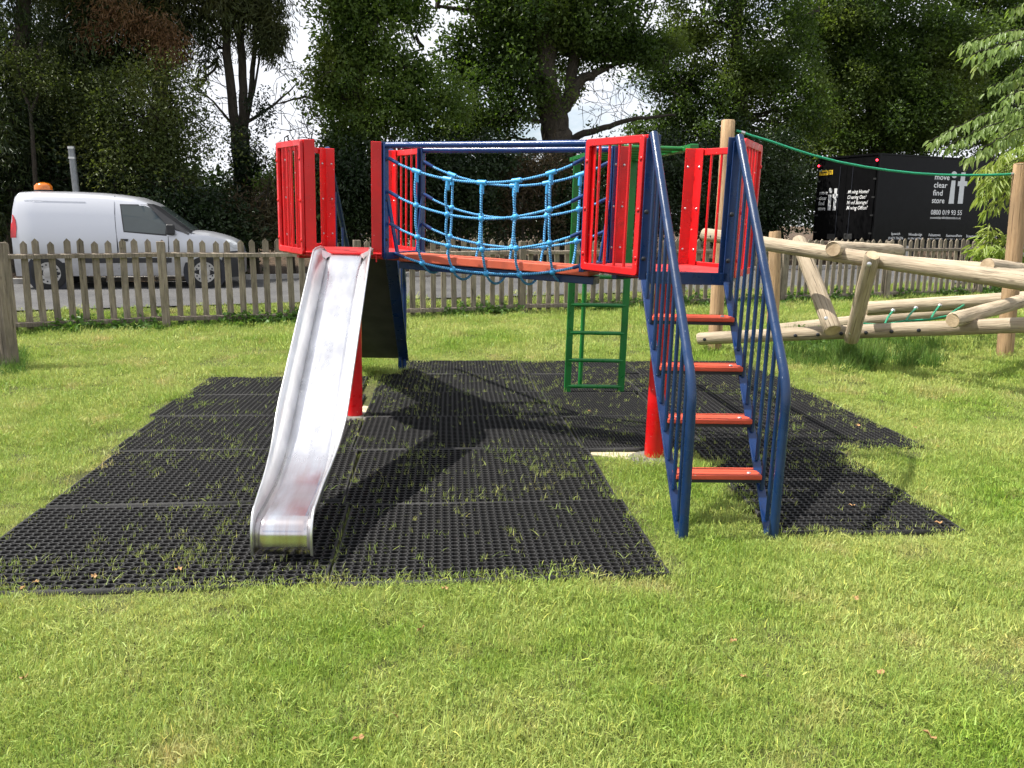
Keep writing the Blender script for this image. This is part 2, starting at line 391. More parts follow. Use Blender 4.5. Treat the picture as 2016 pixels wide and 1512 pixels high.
def scatter(name, P, coll, size, rot=None, parent=None, tilt=.25, kind='stuff'):
    P = np.asarray(P, dtype=np.float32); n = len(P)
    me = bpy.data.meshes.new(name); me.vertices.add(n); me.vertices.foreach_set('co', P.ravel())
    if rot is None: rot = np.stack([rng.normal(0, tilt, n), rng.normal(0, tilt, n), rng.uniform(0, 2*pi, n)], 1)
    size = np.broadcast_to(np.asarray(size, dtype=np.float32), (n,))
    a = me.attributes.new('rot', 'FLOAT_VECTOR', 'POINT'); a.data.foreach_set('vector', np.asarray(rot, dtype=np.float32).ravel())
    a = me.attributes.new('siz', 'FLOAT', 'POINT'); a.data.foreach_set('value', size.astype(np.float32))
    a = me.attributes.new('pick', 'INT', 'POINT'); a.data.foreach_set('value', rng.integers(0, len(coll.objects), n).astype(np.int32))
    o = bpy.data.objects.new(name, me); COL.objects.link(o)
    if parent: o.parent = parent
    md = o.modifiers.new('scatter', 'NODES'); md.node_group = scatter_group(coll)
    if kind: o['kind'] = kind
    return o

# ------------------------------------------------------------------ the setting
FA = Vector((.9167, .3997, 0)); FN = Vector((-.3997, .9167, 0)); F0 = Vector((0, 13.7, 0))     # fence line: along, away, point
def fl(t, n, z=0.0): return F0 + FA*t + FN*n + Vector((0, 0, z))
def fn_of(x, y): return (x - F0.x)*FN.x + (y - F0.y)*FN.y
def sstep(a, b, x):
    t = np.clip((x-a)/(b-a), 0, 1); return t*t*(3-2*t)
def terrain(x, y):
    n = fn_of(x, y)
    z = .185*sstep(.15, .95, n) + .35*sstep(7.5, 14, n)
    return z
ROAD0, ROAD1, ROADZ = 1.1, 6.5, .20
ts = np.concatenate([np.linspace(-160, -14, 12), np.linspace(-12, 22, 69), np.linspace(24, 180, 14)])
def sheet(name, ns, zoff, mat, zfun=None, amp=0.0):
    mb = MB(); rows = []
    for n in ns:
        row = []
        for t in ts:
            p = fl(t, n); z = (zfun(p.x, p.y) if zfun else 0) + zoff
            if amp: z += amp*(noise.noise((p.x*.8, p.y*.8, 3)) + .5*noise.noise((p.x*2.1, p.y*2.1, 8)))
            row.append((p.x, p.y, float(z)))
        rows.append(row)
    mb.grid(rows); return mb.build(name, mat, None, 180)
struct(sheet('lawn_ground', list(np.linspace(-120, -20, 8)) + list(np.linspace(-18, 1.0, 58)) + [1.2, 3, 7], 0, M['soil'], terrain))
struct(sheet('road', list(np.linspace(ROAD0, ROAD1, 12)), .208, M['asphalt']))
struct(sheet('woodland_floor', [6.4, 6.7, 7.2] + list(np.linspace(8, 30, 23)) + [60, 140, 320], .03, M['litter'], terrain, .07))
kb = MB()
for t in np.arange(-26, 40, .915):
    kb.box(fl(t, ROAD1+.07, .235), (.90, .125, .16), Matrix((FA, FN, Vector((0,0,1)))).transposed())
struct(kb.build('kerb', plain('kerb_concrete', (.30,.29,.27), .9, var=.2), None, None, .01))

# grass cells
LB = [blades(300, .135, .011, .031, .0026, .9, M['blade'], 'lawn_tuft') for i in range(7)] + \
     [blades(230, .135, .016, .046, .0028, 1.05, M['blade'], 'lawn_tuft') for i in range(3)]
C_LAWN = tuft_set('lawn', LB)
C_MATG = tuft_set('matgrass', [blades(int(rng.integers(3, 9)), .016, .024, .055, .0034, .5, M['mat_blade'], 'mat_tuft') for i in range(6)])
C_WEED = tuft_set('rank', [blades(26, .10, .10, .30, .007, .55, M['weed_blade'], 'rank_tuft') for i in range(5)])
C_CLIP = tuft_set('clip', [blades(3, .03, .03, .07, .003, .1, M['mat_blade'], 'clipping', 1.35) for i in range(4)])

# ------------------------------------------------------------------ rubber mats
def mat_mesh():
    """1.5 x 1.0 m mat: rows of six-sided holes with small dark discs painted as holes between them, 22 mm thick"""
    W, D, T = 1.486, .986, .022; nx, ny = 37, 23; cx, cy = W/nx, D/ny
    V = []; Fc = []
    def ring(x, y, rx, ry, n, z, ph=0): 
        return [(x + rx*cos(2*pi*k/n+ph), y + ry*sin(2*pi*k/n+ph), z) for k in range(n)]
    def cell(x, y, hw, hh, rx, ry):
        b = len(V); hole = ring(x, y, rx, ry, 8, T, pi/8); low = ring(x, y, rx*.96, ry*.96, 8, .001, pi/8)
        o = [(x+hw, y, T), (x+hw, y+hh, T), (x, y+hh, T), (x-hw, y+hh, T), (x-hw, y, T), (x-hw, y-hh, T), (x, y-hh, T), (x+hw, y-hh, T)]
        V.extend(hole + low + o)
        for k in range(8):
            k2 = (k+1) % 8
            Fc.append((b+8+k, b+8+k2, b+k2, b+k))                 # wall
            Fc.append((b+k, b+k2, b+16+(k+1) % 8, b+16+k))          # top
    # hole k sits at angle 45k+22.5: outer ring k at 45k, close enough to a fan
    for i in range(nx):
        for j in range(ny):
            cell(-W/2+cx*(i+.5), -D/2+cy*(j+.5), cx/2, cy/2, cx*.465, cy*.455)
    b = len(V)
    for e, z in ((0, T), (.001, T+.001), (.006, T+.001), (.007, 0)):           # raised rim
        V.extend([(sx*(W/2+e), sy*(D/2+e), z) for sx, sy in ((-1,-1),(1,-1),(1,1),(-1,1))])
    for r_ in range(3):
        for k in range(4): Fc.append((b+4*r_+k, b+4*r_+(k+1) % 4, b+4*r_+4+(k+1) % 4, b+4*r_+4+k))
    # flat dark discs at the crossings, colour standing in for shaded holes
    nbase = len(Fc)
    for i in range(nx-1):
        for j in range(ny-1):
            x, y = -W/2+cx*(i+1), -D/2+cy*(j+1); b = len(V)
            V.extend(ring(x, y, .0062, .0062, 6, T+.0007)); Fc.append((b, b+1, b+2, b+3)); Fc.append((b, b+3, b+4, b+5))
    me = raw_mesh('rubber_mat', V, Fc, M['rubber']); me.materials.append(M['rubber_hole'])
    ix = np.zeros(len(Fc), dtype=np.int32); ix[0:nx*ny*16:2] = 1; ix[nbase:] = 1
    me.polygons.foreach_set('material_index', ix); return me
MAT_ME = mat_mesh()
MATS = []
def put_mat(fl_, fr, br, bl, label, portrait=False, z=0.0):
    a, b, c, d = [gp(*p) for p in (fl_, fr, br, bl)]
    ctr = (a+b+c+d)/4; u = ((b-a)+(c-d))/2; v = ((d-a)+(c-b))/2
    w, dep = u.length, v.length
    ang = atan2(u.y, u.x)*.5 + (atan2(v.y, v.x)-pi/2)*.5
    o = bpy.data.objects.new('rubber_mat', MAT_ME); COL.objects.link(o)
    o.location = (ctr.x, ctr.y, z + .004)
    if portrait: o.rotation_euler = (0, 0, ang+pi/2); o.scale = (dep/1.5*.992, w*.992, 1)
    else: o.rotation_euler = (rng.normal(0, .003), rng.normal(0, .002), ang); o.scale = (w/1.5*.992, dep*.992, 1)
    tag(o, label, 'mat', 'black rubber mats under the climbing frame'); MATS.append((ctr.x, ctr.y, ang, w, dep))
    return o
mats = [
 ((-160,1184),(652,1157),(684,999),(84,1008), 'black rubber grass mat under the foot of the steel slide'),
 ((653,1157),(1331,1145),(1224,997),(686,999), 'frontmost mat right of the slide foot, its front edge on open lawn'),
 ((107,1003),(686,998),(701,891),(225,895), 'second mat back along the left edge, beside the slide run-out'),
 ((687,998),(1223,996),(1158,892),(702,891), 'second mat back right of the slide, its right end on the lawn gap'),
 ((225,894),(701,890),(712,826),(309,825), 'third mat back along the left edge, tuft of grass at its front'),
 ((702,890),(1150,891),(1103,826),(713,827), 'grassy mat behind the second one right of the slide'),
 ((296,822),(706,824),(716,782),(357,783), 'narrow-looking mat left of the slide, one from the back'),
 ((357,783),(714,781),(722,746),(418,748), 'rearmost mat at the left corner beside the slide'),
 ((719,825),(1102,826),(1064,779),(734,778), 'mat right of the red column under the rope bridge, in full shadow'),
 ((735,777),(1063,779),(1040,742),(751,741), 'mat under the far side of the rope bridge with a pointed shadow'),
 ((786,740),(1036,741),(1014,715),(799,715), 'rearmost mat behind the rope bridge'),
 ((1156,891),(1392,889),(1322,826),(1105,826), 'mat touching the concrete footing of the right red column'),
 ((1394,889),(1835,887),(1692,826),(1324,826), 'mat behind the stairs whose right corner points into the lawn'),
 ((1106,826),(1304,825),(1246,779),(1066,779), 'mat in front of the foot of the green ladder'),
 ((1306,825),(1690,825),(1600,779),(1248,779), 'mat at the right edge, one row behind the pointed corner'),
 ((1067,779),(1262,778),(1218,742),(1042,742), 'mat that the green ladder stands on'),
 ((1264,778),(1598,779),(1516,742),(1220,742), 'mat at the right edge beside the green ladder'),
 ((1038,741),(1262,741),(1224,715),(1016,715), 'rearmost mat directly behind the green ladder'),
 ((1264,741),(1514,742),(1462,716),(1226,715), 'rearmost mat at the right corner'),
]
for i, (a, b, c, d, lb) in enumerate(mats): put_mat(a, b, c, d, lb, False, (i % 3)*.0025)
put_mat((1524,1060),(1906,1052),(1645,893),(1372,890), 'lone mat in front, right of the stair foot, jutting into the lawn', True, .0012)
def in_mats(x, y, m=.0):
    r = np.zeros(len(x), bool)
    for cx, cy, a, w, d in MATS:
        u = (x-cx)*cos(a)+(y-cy)*sin(a); v = -(x-cx)*sin(a)+(y-cy)*cos(a)
        r |= (np.abs(u) < w/2+m) & (np.abs(v) < d/2+m)
    return r

# ------------------------------------------------------------------ lawn grass
PADS = [[gp(1158,900), gp(1316,922), gp(1345,908), gp(1345,893), gp(1158,893)], [gp(686,829), gp(720,829), gp(734,800), gp(712,800)]]
def in_pads(x, y):
    r = np.zeros(len(x), bool)
    for P_ in PADS:
        c = np.zeros(len(x), bool); n = len(P_)
        for i in range(n):
            a, b = P_[i], P_[(i+1) % n]
            c ^= ((a.y > y) != (b.y > y)) & (x < (b.x-a.x)*(y-a.y)/(b.y-a.y+1e-9)+a.x)
        r |= c
    return r
def band(y0, y1, dens, pad=.4):
    x1 = y1*.64+pad; n = int((y1-y0)*2*x1*dens)
    x = rng.uniform(-x1, x1, n); y = rng.uniform(y0, y1, n)
    k = (np.abs(x) < y*.64+pad) & (fn_of(x, y) < .9); x, y = x[k], y[k]
    return x, y
P = []; S = []
for y0, y1, dens, s0 in ((1.2, 2.6, 330, .95), (2.6, 4.2, 260, 1.0), (4.2, 6.5, 150, 1.15), (6.5, 9.5, 75, 1.4), (9.5, 13.5, 46, 1.75), (13.5, 21, 28, 2.2)):
    x, y = band(y0, y1, dens); k = ~in_mats(x, y, .03*s0) & ~in_pads(x, y); x, y = x[k], y[k]
    # a few thin places near the stair feet and column
    nz = np.array([noise.noise((a*1.7, b*1.7, 0)) for a, b in zip(x, y)])
    P.append(np.stack([x, y, terrain(x, y)], 1)); S.append(s0*(1+.38*nz)*rng.uniform(.75, 1.25, len(x)))
scatter('lawn_grass', np.concatenate(P), C_LAWN, np.concatenate(S), tilt=.16)
bpy.data.objects['lawn_grass']['label'] = 'short mown lawn grass, bright green with pale dry patches'
# grass pushing up through the mats, and loose clippings on them
P = []; S = []; Q = []
for cx, cy, a, w, d in MATS:
    n = int(w*d*640); u = rng.uniform(-w/2, w/2, n); v = rng.uniform(-d/2, d/2, n)
    x = cx+u*cos(a)-v*sin(a); y = cy+u*sin(a)+v*cos(a)
    nz = np.array([noise.noise((p*1.6+5, q*1.6, 2)) + .5*noise.noise((p*4, q*4, 7)) for p, q in zip(x, y)])
    edge = np.maximum(np.abs(u)/(w/2), np.abs(v)/(d/2)) > .93
    k = (rng.uniform(0, 1, n) < np.clip(nz*.9+.17, .07, .7)) | (edge & (rng.uniform(0, 1, n) < .22))
    P.append(np.stack([x[k], y[k], np.full(k.sum(), .006)], 1)); S.append(rng.uniform(.65, 1.25, k.sum()))
    m = int(w*d*9); u = rng.uniform(-w/2, w/2, m); v = rng.uniform(-d/2, d/2, m)
    Q.append(np.stack([cx+u*cos(a)-v*sin(a), cy+u*sin(a)+v*cos(a), np.full(m, .030)], 1))
tag(scatter('mat_grass', np.concatenate(P), C_MATG, np.concatenate(S), tilt=.15), 'grass tufts growing up through the holes of the rubber mats')
Q = np.concatenate(Q); tag(scatter('grass_clippings', Q, C_CLIP, rng.uniform(.6, 1.2, len(Q)), tilt=.03), 'loose grass clippings lying on the rubber mats')
# rank grass and weeds along the fence foot and under the logs
t = rng.uniform(-7.5, 14, 2600); n_ = rng.normal(-.02, .17, 2600); wx = F0.x+FA.x*t+FN.x*n_; wy = F0.y+FA.y*t+FN.y*n_
hh = np.array([noise.noise((a*.7, 4, 1)) for a in t])
sz = np.clip(.62+.75*hh, .28, 1.25)*np.exp(-np.abs(n_)*1.5)*rng.uniform(.6, 1.1, 2600)
wx2 = []; 
for px0, px1, py0, py1, cnt, sc in ((1540,1850,668,728,420,.95), (1430,1540,650,690,120,.5), (1640,1720,690,735,120,1.0), (1850,1990,640,690,120,.6), (0,44,700,745,90,.8), (1385,1425,670,700,30,.5)):
    for _ in range(cnt):
        p = gp(rng.uniform(px0, px1), rng.uniform(py0, py1)); wx2.append((p.x, p.y, sc*rng.uniform(.45, 1.0)))
wx2 = np.array(wx2)
WP = np.concatenate([np.stack([wx, wy, terrain(wx, wy)], 1), np.stack([wx2[:,0], wx2[:,1], 0*wx2[:,0]], 1)])
tag(scatter('rank_grass', WP, C_WEED, np.concatenate([sz, wx2[:,2]]), tilt=.12), 'rank dark grass along the fence foot and under the log climber')
M['weed_leaf'] = leaf_mat('weed_leaf', (.07,.15,.03), (.12,.22,.05), (.16,.25,.08), .35)
C_WL = tuft_set('weedleaf', [leaves(12, .10, .06, .05, M['weed_leaf'], 'weed_clump', up=1.2, sc=(1,1,.5)) for i in range(4)])
t = rng.uniform(-7.5, 13, 1500); n_ = rng.normal(-.08, .16, 1500); wx = F0.x+FA.x*t+FN.x*n_; wy = F0.y+FA.y*t+FN.y*n_
keep = np.array([noise.noise((a*.9, 9, 1)) for a in t]) > -.12
WP = np.stack([wx, wy, rng.uniform(.03, .22, 1500)*np.exp(-np.abs(n_)*3)], 1)[keep]
ex = np.array([tuple(gp(rng.uniform(1545, 1640), rng.uniform(655, 700))) for _ in range(60)]); ex[:, 2] = rng.uniform(.02, .12, 60)
WP = np.concatenate([WP, ex])
tag(scatter('ground_weeds', WP, C_WL, rng.uniform(.6, 1.2, len(WP)), tilt=.3), 'low broad-leaved weeds along the fence foot')
# ------------------------------------------------------------------ climbing frame (two six-sided platforms and a rope bridge)
CX, CY, YAW, TX, TY, BL, HS, ZB, ZT = .9373, 5.2415, .0617, .0141, .0188, 2.4293, .526, 1.2375, 2.0159
AP = HS*cos(pi/6); ZD = ZB + .018
frame = empty('climbing_frame')
frame.matrix_world = Matrix.Translation((CX, CY, 0)) @ Matrix.Rotation(TX, 4, 'X') @ Matrix.Rotation(TY, 4, 'Y') @ Matrix.Rotation(YAW, 4, 'Z')
tag(frame, 'red, blue and green climbing frame with steel slide, rope bridge and stairs', 'climbing frame')
FM = frame.matrix_world.copy()
CR = Vector((0, 0, 0)); CL = Vector((BL*cos(radians(150)), BL*sin(radians(150)), 0))
def hexv(c, a, r=HS): return c + Vector((r*cos(radians(a)), r*sin(radians(a)), 0))
def up(v, z): return Vector((v.x, v.y, z))

def mat_deck():
    m, nt, b = new_mat('red_deck'); v = coords(nt, 'Object')
    br = nt.nodes.new('ShaderNodeTexBrick'); br.offset = 0; br.inputs['Scale'].default_value = 1; br.inputs['Mortar Size'].default_value = .0035
    br.inputs['Brick Width'].default_value = .03; br.inputs['Row Height'].default_value = .03
    nt.links.new(v, br.inputs['Vector'])
    c = mix_rgb(nt, noise_n(nt, v, 6, 5), (.52,.02,.022), (.68,.05,.05)); c = mix_rgb(nt, noise_n(nt, v, 18, 4, .6, .6, .75), c, (.35,.10,.09))
    nt.links.new(c, b.inputs['Base Color']); b.inputs['Roughness'].default_value = .5
    bump(nt, b, br.outputs['Fac'], .6, .004); return m
M['deck'] = mat_deck()

bolt_me = None
def bolt(parent, p, n, mat, r=.011, name='bolt'):
    """domed bolt head at p facing n"""
    n = Vector(n).normalized(); mb = MB(); p = Vector(p)
    mb.path([p - n*.004, p + n*.003, p + n*.0055, p + n*.0075], [r, r, r*.78, r*.35], 10)
    return mb.build(name, mat, parent, 40)
def panel(parent, c, a0, a1):
    """one barrier: welded frame, four upright bars, three bolts each side"""
    A, B = hexv(c, a0), hexv(c, a1); d = (B-A).normalized(); n = Vector((d.y, -d.x, 0))
    if n.dot((A+B)/2 - c) < 0: n = -n
    o = n*.014; A, B = A + d*.004 + o, B - d*.004 + o; w = .037; t = .022
    mb = MB(); L = (B-A).length
    R = Matrix((d, n, Vector((0,0,1)))).transposed()
    def rr(x0, x1, z0, z1, r, k=5):
        out = []
        for (cx, cz, a) in ((x1-r, z1-r, 0), (x0+r, z1-r, 90), (x0+r, z0+r, 180), (x1-r, z0+r, 270)):
            for i in range(k): 
                q = radians(a + 90*i/(k-1)); out.append((cx + r*cos(q), cz + r*sin(q)))
        return out
    oo = rr(0, L, ZB, ZT, .022); ii = rr(w, L-w, ZB+w*1.15, ZT-w*1.15, .012); k = len(oo); vs = []
    for s in (-t/2, t/2):
        for lst in (oo, ii):
            vs += [A + d*x + n*s + Vector((0,0,z)) for x, z in lst]
    fs = []
    for i in range(k):
        j = (i+1) % k
        fs += [(i, j, k+j, k+i), (2*k+j, 2*k+i, 3*k+i, 3*k+j), (i, 2*k+i, 2*k+j, j), (k+j, 3*k+j, 3*k+i, k+i)]
    mb.add(vs, fs)
    pn = mb.build('barrier_panel', M['red'], parent, 40, .004)
    for i in range(4):
        x = w + (L-2*w)*(i+1)/5
        MB().tube(up(A + d*x, ZB+w*.8), up(A + d*x, ZT-w*.8), .0085, 10).build('bar', M['red'], pn, 40)
    for x in (w*.5, L-w*.5):
        for z in (ZB+.10, ZB+.37, ZB+.65):
            bolt(pn, up(A + d*x + n*t*.5, z), n, M['red'], .012)
    return pn
def post_plates(parent, c, a, cols):
    """folded upright plate at a corner: one flange along each of the two sides; cols are names of paint"""
    v = hexv(c, a)
    for s, col in cols:
        q = hexv(c, a + s*60); d = (q-v).normalized(); n = Vector((d.y, -d.x, 0)); 
        if n.dot(v - c) < 0: n = -n
        mb = MB(); w = .072; t = .008
        mb.box(up(v + d*w/2 + n*(-.004), (ZB+ZT)/2), (w, t, ZT-ZB+.004), Matrix((d, n, Vector((0,0,1)))).transposed())
        pl = mb.build('corner_plate', M[col], parent, None, .003)
        for z in (ZB+.12, ZB+.39, ZB+.66):
            bolt(pl, up(v + d*.048 - n*.008, z), -n, M['steel_bolt'], .009)
def platform(c, right):
    mb = MB(); vs = [up(hexv(c, 60*k, HS-.016), ZD) for k in range(6)]
    mb.prism([v - Vector((0,0,.03)) for v in vs], (0, 0, .03))
    deck = mb.build('deck', M['deck'], frame, None, .003)
    rim = MB()
    for k in range(6): rim.bar(up(hexv(c, 60*k, HS-.022), ZB+.0), up(hexv(c, 60*k+60, HS-.022), ZB+.0), .05, .012, (0,0,1))
    # cross arms under the deck and the column head
    for k in range(3): rim.bar(up(hexv(c, 60*k+30, AP-.03), ZB-.015), up(hexv(c, 60*k+210, AP-.03), ZB-.015), .045, .045)
    rim.build('deck_frame', M['navy'] if right else M['red'], deck, None, .003)
    mb = MB(); mb.path([up(c, -.12), up(c, .35), up(c, .9), up(c, ZB-.02)], .062, 24); 
    col = mb.build('column', M['red'], frame, 40)
    MB().tube(up(c, ZB-.06), up(c, ZB-.02), .10, 24).build('column_head', M['red'], col, 40)
platform(CL, False); platform(CR, True)
for a0, a1 in ((180,240), (300,360), (0,60)): panel(frame, CR, a0, a1)
for a0, a1 in ((180,240), (120,180), (0,60)): panel(frame, CL, a0, a1)
# corner plates: (+1 towards the next corner anticlockwise, -1 towards the previous one)
for a, cols in ((0, ((1,'red'), (-1,'red'))), (60, ((1,'red'), (-1,'red'))), (120, ((1,'navy'), (-1,'red'))),
                (180, ((1,'red'), (-1,'navy'))), (240, ((1,'navy'), (-1,'red'))), (300, ((1,'red'), (-1,'navy')))):
    post_plates(frame, CR, a, cols)
for a, cols in ((0, ((1,'red'), (-1,'navy'))), (60, ((1,'red'), (-1,'red'))), (120, ((1,'red'), (-1,'red'))),
                (180, ((1,'red'), (-1,'red'))), (240, ((1,'red'), (-1,'red'))), (300, ((1,'navy'), (-1,'red')))):
    post_plates(frame, CL, a, cols)

# --- stairs, on the front side of the right platform
SY, RUN, SX = -AP-.018, .915, .24
def sxx(s, q): return s*SX + q*(.068 if s < 0 else .042)          # the foot stands a little to the right
st = MB()
for s in (-1, 1):
    st.bar((sxx(s, 0), SY, ZB-.02), (sxx(s, 1), SY-RUN+.02, -.03), .012, .044, (1,0,0))
st.bar((-SX, SY+.01, ZB-.005), (SX, SY+.01, ZB-.005), .07, .022, (0,1,0))
for s in (-1, 1): st.box((s*(SX+.004), SY+.004, (ZB+ZT)/2-.02), (.058, .010, ZT-ZB+.0))
stair = st.build('stair_frame', M['navy'], frame, None, .003)
for s in (-1, 1):
    for z in (ZB+.10, ZB+.36): bolt(stair, (s*(SX+.004)-.008, SY-.002, z), (0,-1,0), M['dark_steel'], .013)
    pts = fillet([(s*SX, SY-.012, ZT+.004), (sxx(s, .85), SY-RUN, .79), (sxx(s, 1), SY-RUN, -.06)], .10)
    MB().path(pts, .0235, 14).build('handrail', M['stair_blue'], stair, 40)
    for k in range(9):
        y = SY - RUN*(k+.75)/9.7; q = (SY-y)/RUN
        z0 = (ZB-.02)*(1-q) - .03*q; z1 = ZT*(1-q) + .79*q
        MB().tube((sxx(s, q), y, z0), (sxx(s, q*.88), y, z1-.005), .0105, 10).build('baluster', M['stair_blue'], stair, 40)
for k in range(1, 5):
    z = .245*k + .055; q = 1 - z/(ZB-.02); y = SY - RUN*q; xa, xb = sxx(-1, q)+.007, sxx(1, q)-.007; xm = (xa+xb)/2
    mb = MB()
    for j in (-1, 1): mb.box((xm, y + j*.034 + .01, z-.012), (xb-xa, .063, .026))
    tr = mb.build('tread', M['tread'], stair, None, .005)
    mb = MB(); mb.bar((xa, y+.01, z-.036), (xb, y+.01, z-.036), .10, .018, (0,0,1)); mb.build('tread_bracket', M['dark_steel'], tr)
    for s in (-1, 1): bolt(tr, (xm + s*((xb-xa)/2-.06), y-.02, z+.001), (0,0,1), M['steel_bolt'], .012)

# --- slide, on the front side of the left platform
def mat_steel():
    m, nt, b = new_mat('slide_steel'); v = coords(nt, 'Object', (1,1,1)); v2 = coords(nt, 'Object', (40, 3, 3))
    c = mix_rgb(nt, noise_n(nt, v, 5, 5), (.66,.66,.66), (.80,.80,.80))
    nt.links.new(c, b.inputs['Base Color']); b.inputs['Metallic'].default_value = 1.0
    mr = nt.nodes.new('ShaderNodeMapRange'); mr.inputs[3].default_value = .30; mr.inputs[4].default_value = .40
    nt.links.new(noise_n(nt, v, 9, 6, .7, .35, .65), mr.inputs[0]); nt.links.new(mr.outputs[0], b.inputs['Roughness'])
    return m
def mat_steel_worn():
    m, nt, b = new_mat('slide_bed_steel'); v = coords(nt, 'Object'); v2 = coords(nt, 'Object', (22, 2.5, 2.5))
    c = mix_rgb(nt, noise_n(nt, v, 4, 5), (.56,.56,.585), (.74,.74,.77))
    sx_ = nt.nodes.new('ShaderNodeSeparateXYZ'); nt.links.new(v, sx_.inputs[0]); wr = nt.nodes.new('ShaderNodeMapRange')      # run-out polished and stained by use
    wr.inputs[1].default_value = CL.y - AP - 1.66; wr.inputs[2].default_value = CL.y - AP - 1.84; nt.links.new(sx_.outputs['Y'], wr.inputs[0])
    st_ = noise_n(nt, v2, 1.2, 4, .6, .35, .7); sm_ = nt.nodes.new('ShaderNodeMath'); sm_.operation = 'MULTIPLY'; nt.links.new(st_, sm_.inputs[0]); nt.links.new(wr.outputs[0], sm_.inputs[1])
    c = mix_rgb(nt, sm_.outputs[0], c, (.56,.49,.485))
    nt.links.new(c, b.inputs['Base Color']); b.inputs['Metallic'].default_value = 1.0
    mr = nt.nodes.new('ShaderNodeMapRange'); mr.inputs[3].default_value = .26; mr.inputs[4].default_value = .36
    nt.links.new(noise_n(nt, coords(nt, 'Object', (9, 2.2, 2.2)), 1.6, 6, .7, .36, .64, .4), mr.inputs[0])
    rx_ = nt.nodes.new('ShaderNodeMix'); nt.links.new(wr.outputs[0], rx_.inputs[0]); nt.links.new(mr.outputs[0], rx_.inputs[2]); rx_.inputs[3].default_value = .20
    nt.links.new(rx_.outputs[0], b.inputs['Roughness'])
    return m
M['steel'] = mat_steel(); M['steel_bed'] = mat_steel_worn()
LY = CL.y - AP - .004
prof = [(0, 1.245), (.05, 1.238), (.12, 1.205)]
for k in range(14): 
    q = k/13; prof.append((.20 + 1.33*q, 1.165 - .80*q))
cur = [(1.53, .365), (1.72, .255), (1.98, .225)]
for k in range(1, 9):
    q = k/8; prof.append(tuple(cur[0][i]*(1-q)**2 + cur[1][i]*2*q*(1-q) + cur[2][i]*q*q for i in (0, 1)))
prof += [(2.1, .218), (2.22, .211), (2.32, .205)]
for k in range(1, 7):
    a = radians(90*k/6); prof.append((2.32 + .075*sin(a), .130 + .075*cos(a)))
prof += [(2.395, .09), (2.395, .055)]
BW = .126
def slx(r): return CL.x + .020 + .022*r/2.4
def nrm(i):
    a, b = prof[max(0, i-1)], prof[min(len(prof)-1, i+1)]; d = Vector((b[0]-a[0], b[1]-a[1])).normalized()
    return Vector((-d.y, d.x)) if False else Vector((-d.y, d.x))*-1 if Vector((-d.y, d.x)).y < 0 else Vector((-d.y, d.x))
rows = [[(slx(r) + BW*u, LY - r, z) for u in np.linspace(-1, 1, 7)] for r, z in prof]
sl_ = MB().grid(rows).build('slide', M['steel_bed'], frame, 40); sl_['label'] = 'stainless steel chute with flared sides and a rolled end'
so_ = sl_.modifiers.new('sheet', 'SOLIDIFY'); so_.thickness = .003
for s in (-1, 1):
    mb = MB(); rw = []; rim = []
    n0 = len(prof)
    for i, (r, z) in enumerate(prof):
        q = r/2.395
        k_ = max(0, i-(n0-9)); nn = nrm(min(i, n0-9))
        hgt = float(np.interp(r, [0, .10, .2, 1.45, 1.95, 2.30, 2.40], [.045, .09, .135, .135, .105, .055, .02]))
        fl_ = float(np.interp(r, [0, .1, 1.5, 2.1, 2.4], [.03, .062, .060, .018, .005]))
        if k_: a_ = radians(min(90, 90*k_/6)); nn = (nn*(1-k_/8) + Vector((sin(a_), cos(a_)))*(k_/8)).normalized(); hgt = .055 - .037*k_/8
        row = []
        for u in (-.06, .0, .5, 1.0):
            off = nn*hgt*u; row.append((slx(r) + s*(BW - .0005 + fl_*max(u, 0)), LY - (r + off.x), z + off.y))
        rw.append(row); rim.append(row[-1])
    mb.grid(rw); w_ = mb.build('side_wall', M['steel'], sl_, 60)
    sm = w_.modifiers.new('sheet', 'SOLIDIFY'); sm.thickness = .002; sm.offset = 0
    MB().path(rim, .0065, 8).build('rolled_edge', M['steel'], w_, 60)
    mb = MB(); x0 = CL.x + s*.10          # gusset at the head of the chute
    mb.add([(slx(0)+s*(BW-.035), LY-.012, 1.246), (slx(0)+s*(BW+.055), LY-.012, 1.246), (slx(0)+s*(BW+.070), LY-.13, 1.30), (slx(0)+s*(BW+.004), LY-.13, 1.225)], [(0,1,2,3)])
    g_ = mb.build('gusset', M['steel'], sl_); sm = g_.modifiers.new('sheet', 'SOLIDIFY'); sm.thickness = .003
mb = MB(); mb.tube((CL.x-.262, LY-.012, 1.256), (CL.x+.262, LY-.012, 1.256), .010, 10)
for s in (-1, 1): mb.bar((CL.x+s*.225, LY-.004, 1.256), (CL.x+s*.225, LY-.010, 1.20), .03, .008, (1,0,0))
mb.build('slide_bar', M['red'], sl_, 40)
for s in (-1, 1):
    mb = MB(); mb.tube((slx(2.3) + s*.07, LY-2.28, .2), (slx(2.3) + s*.07, LY-2.28, -.08), .02, 10); mb.build('slide_foot', M['dark_steel'], sl_, 40)

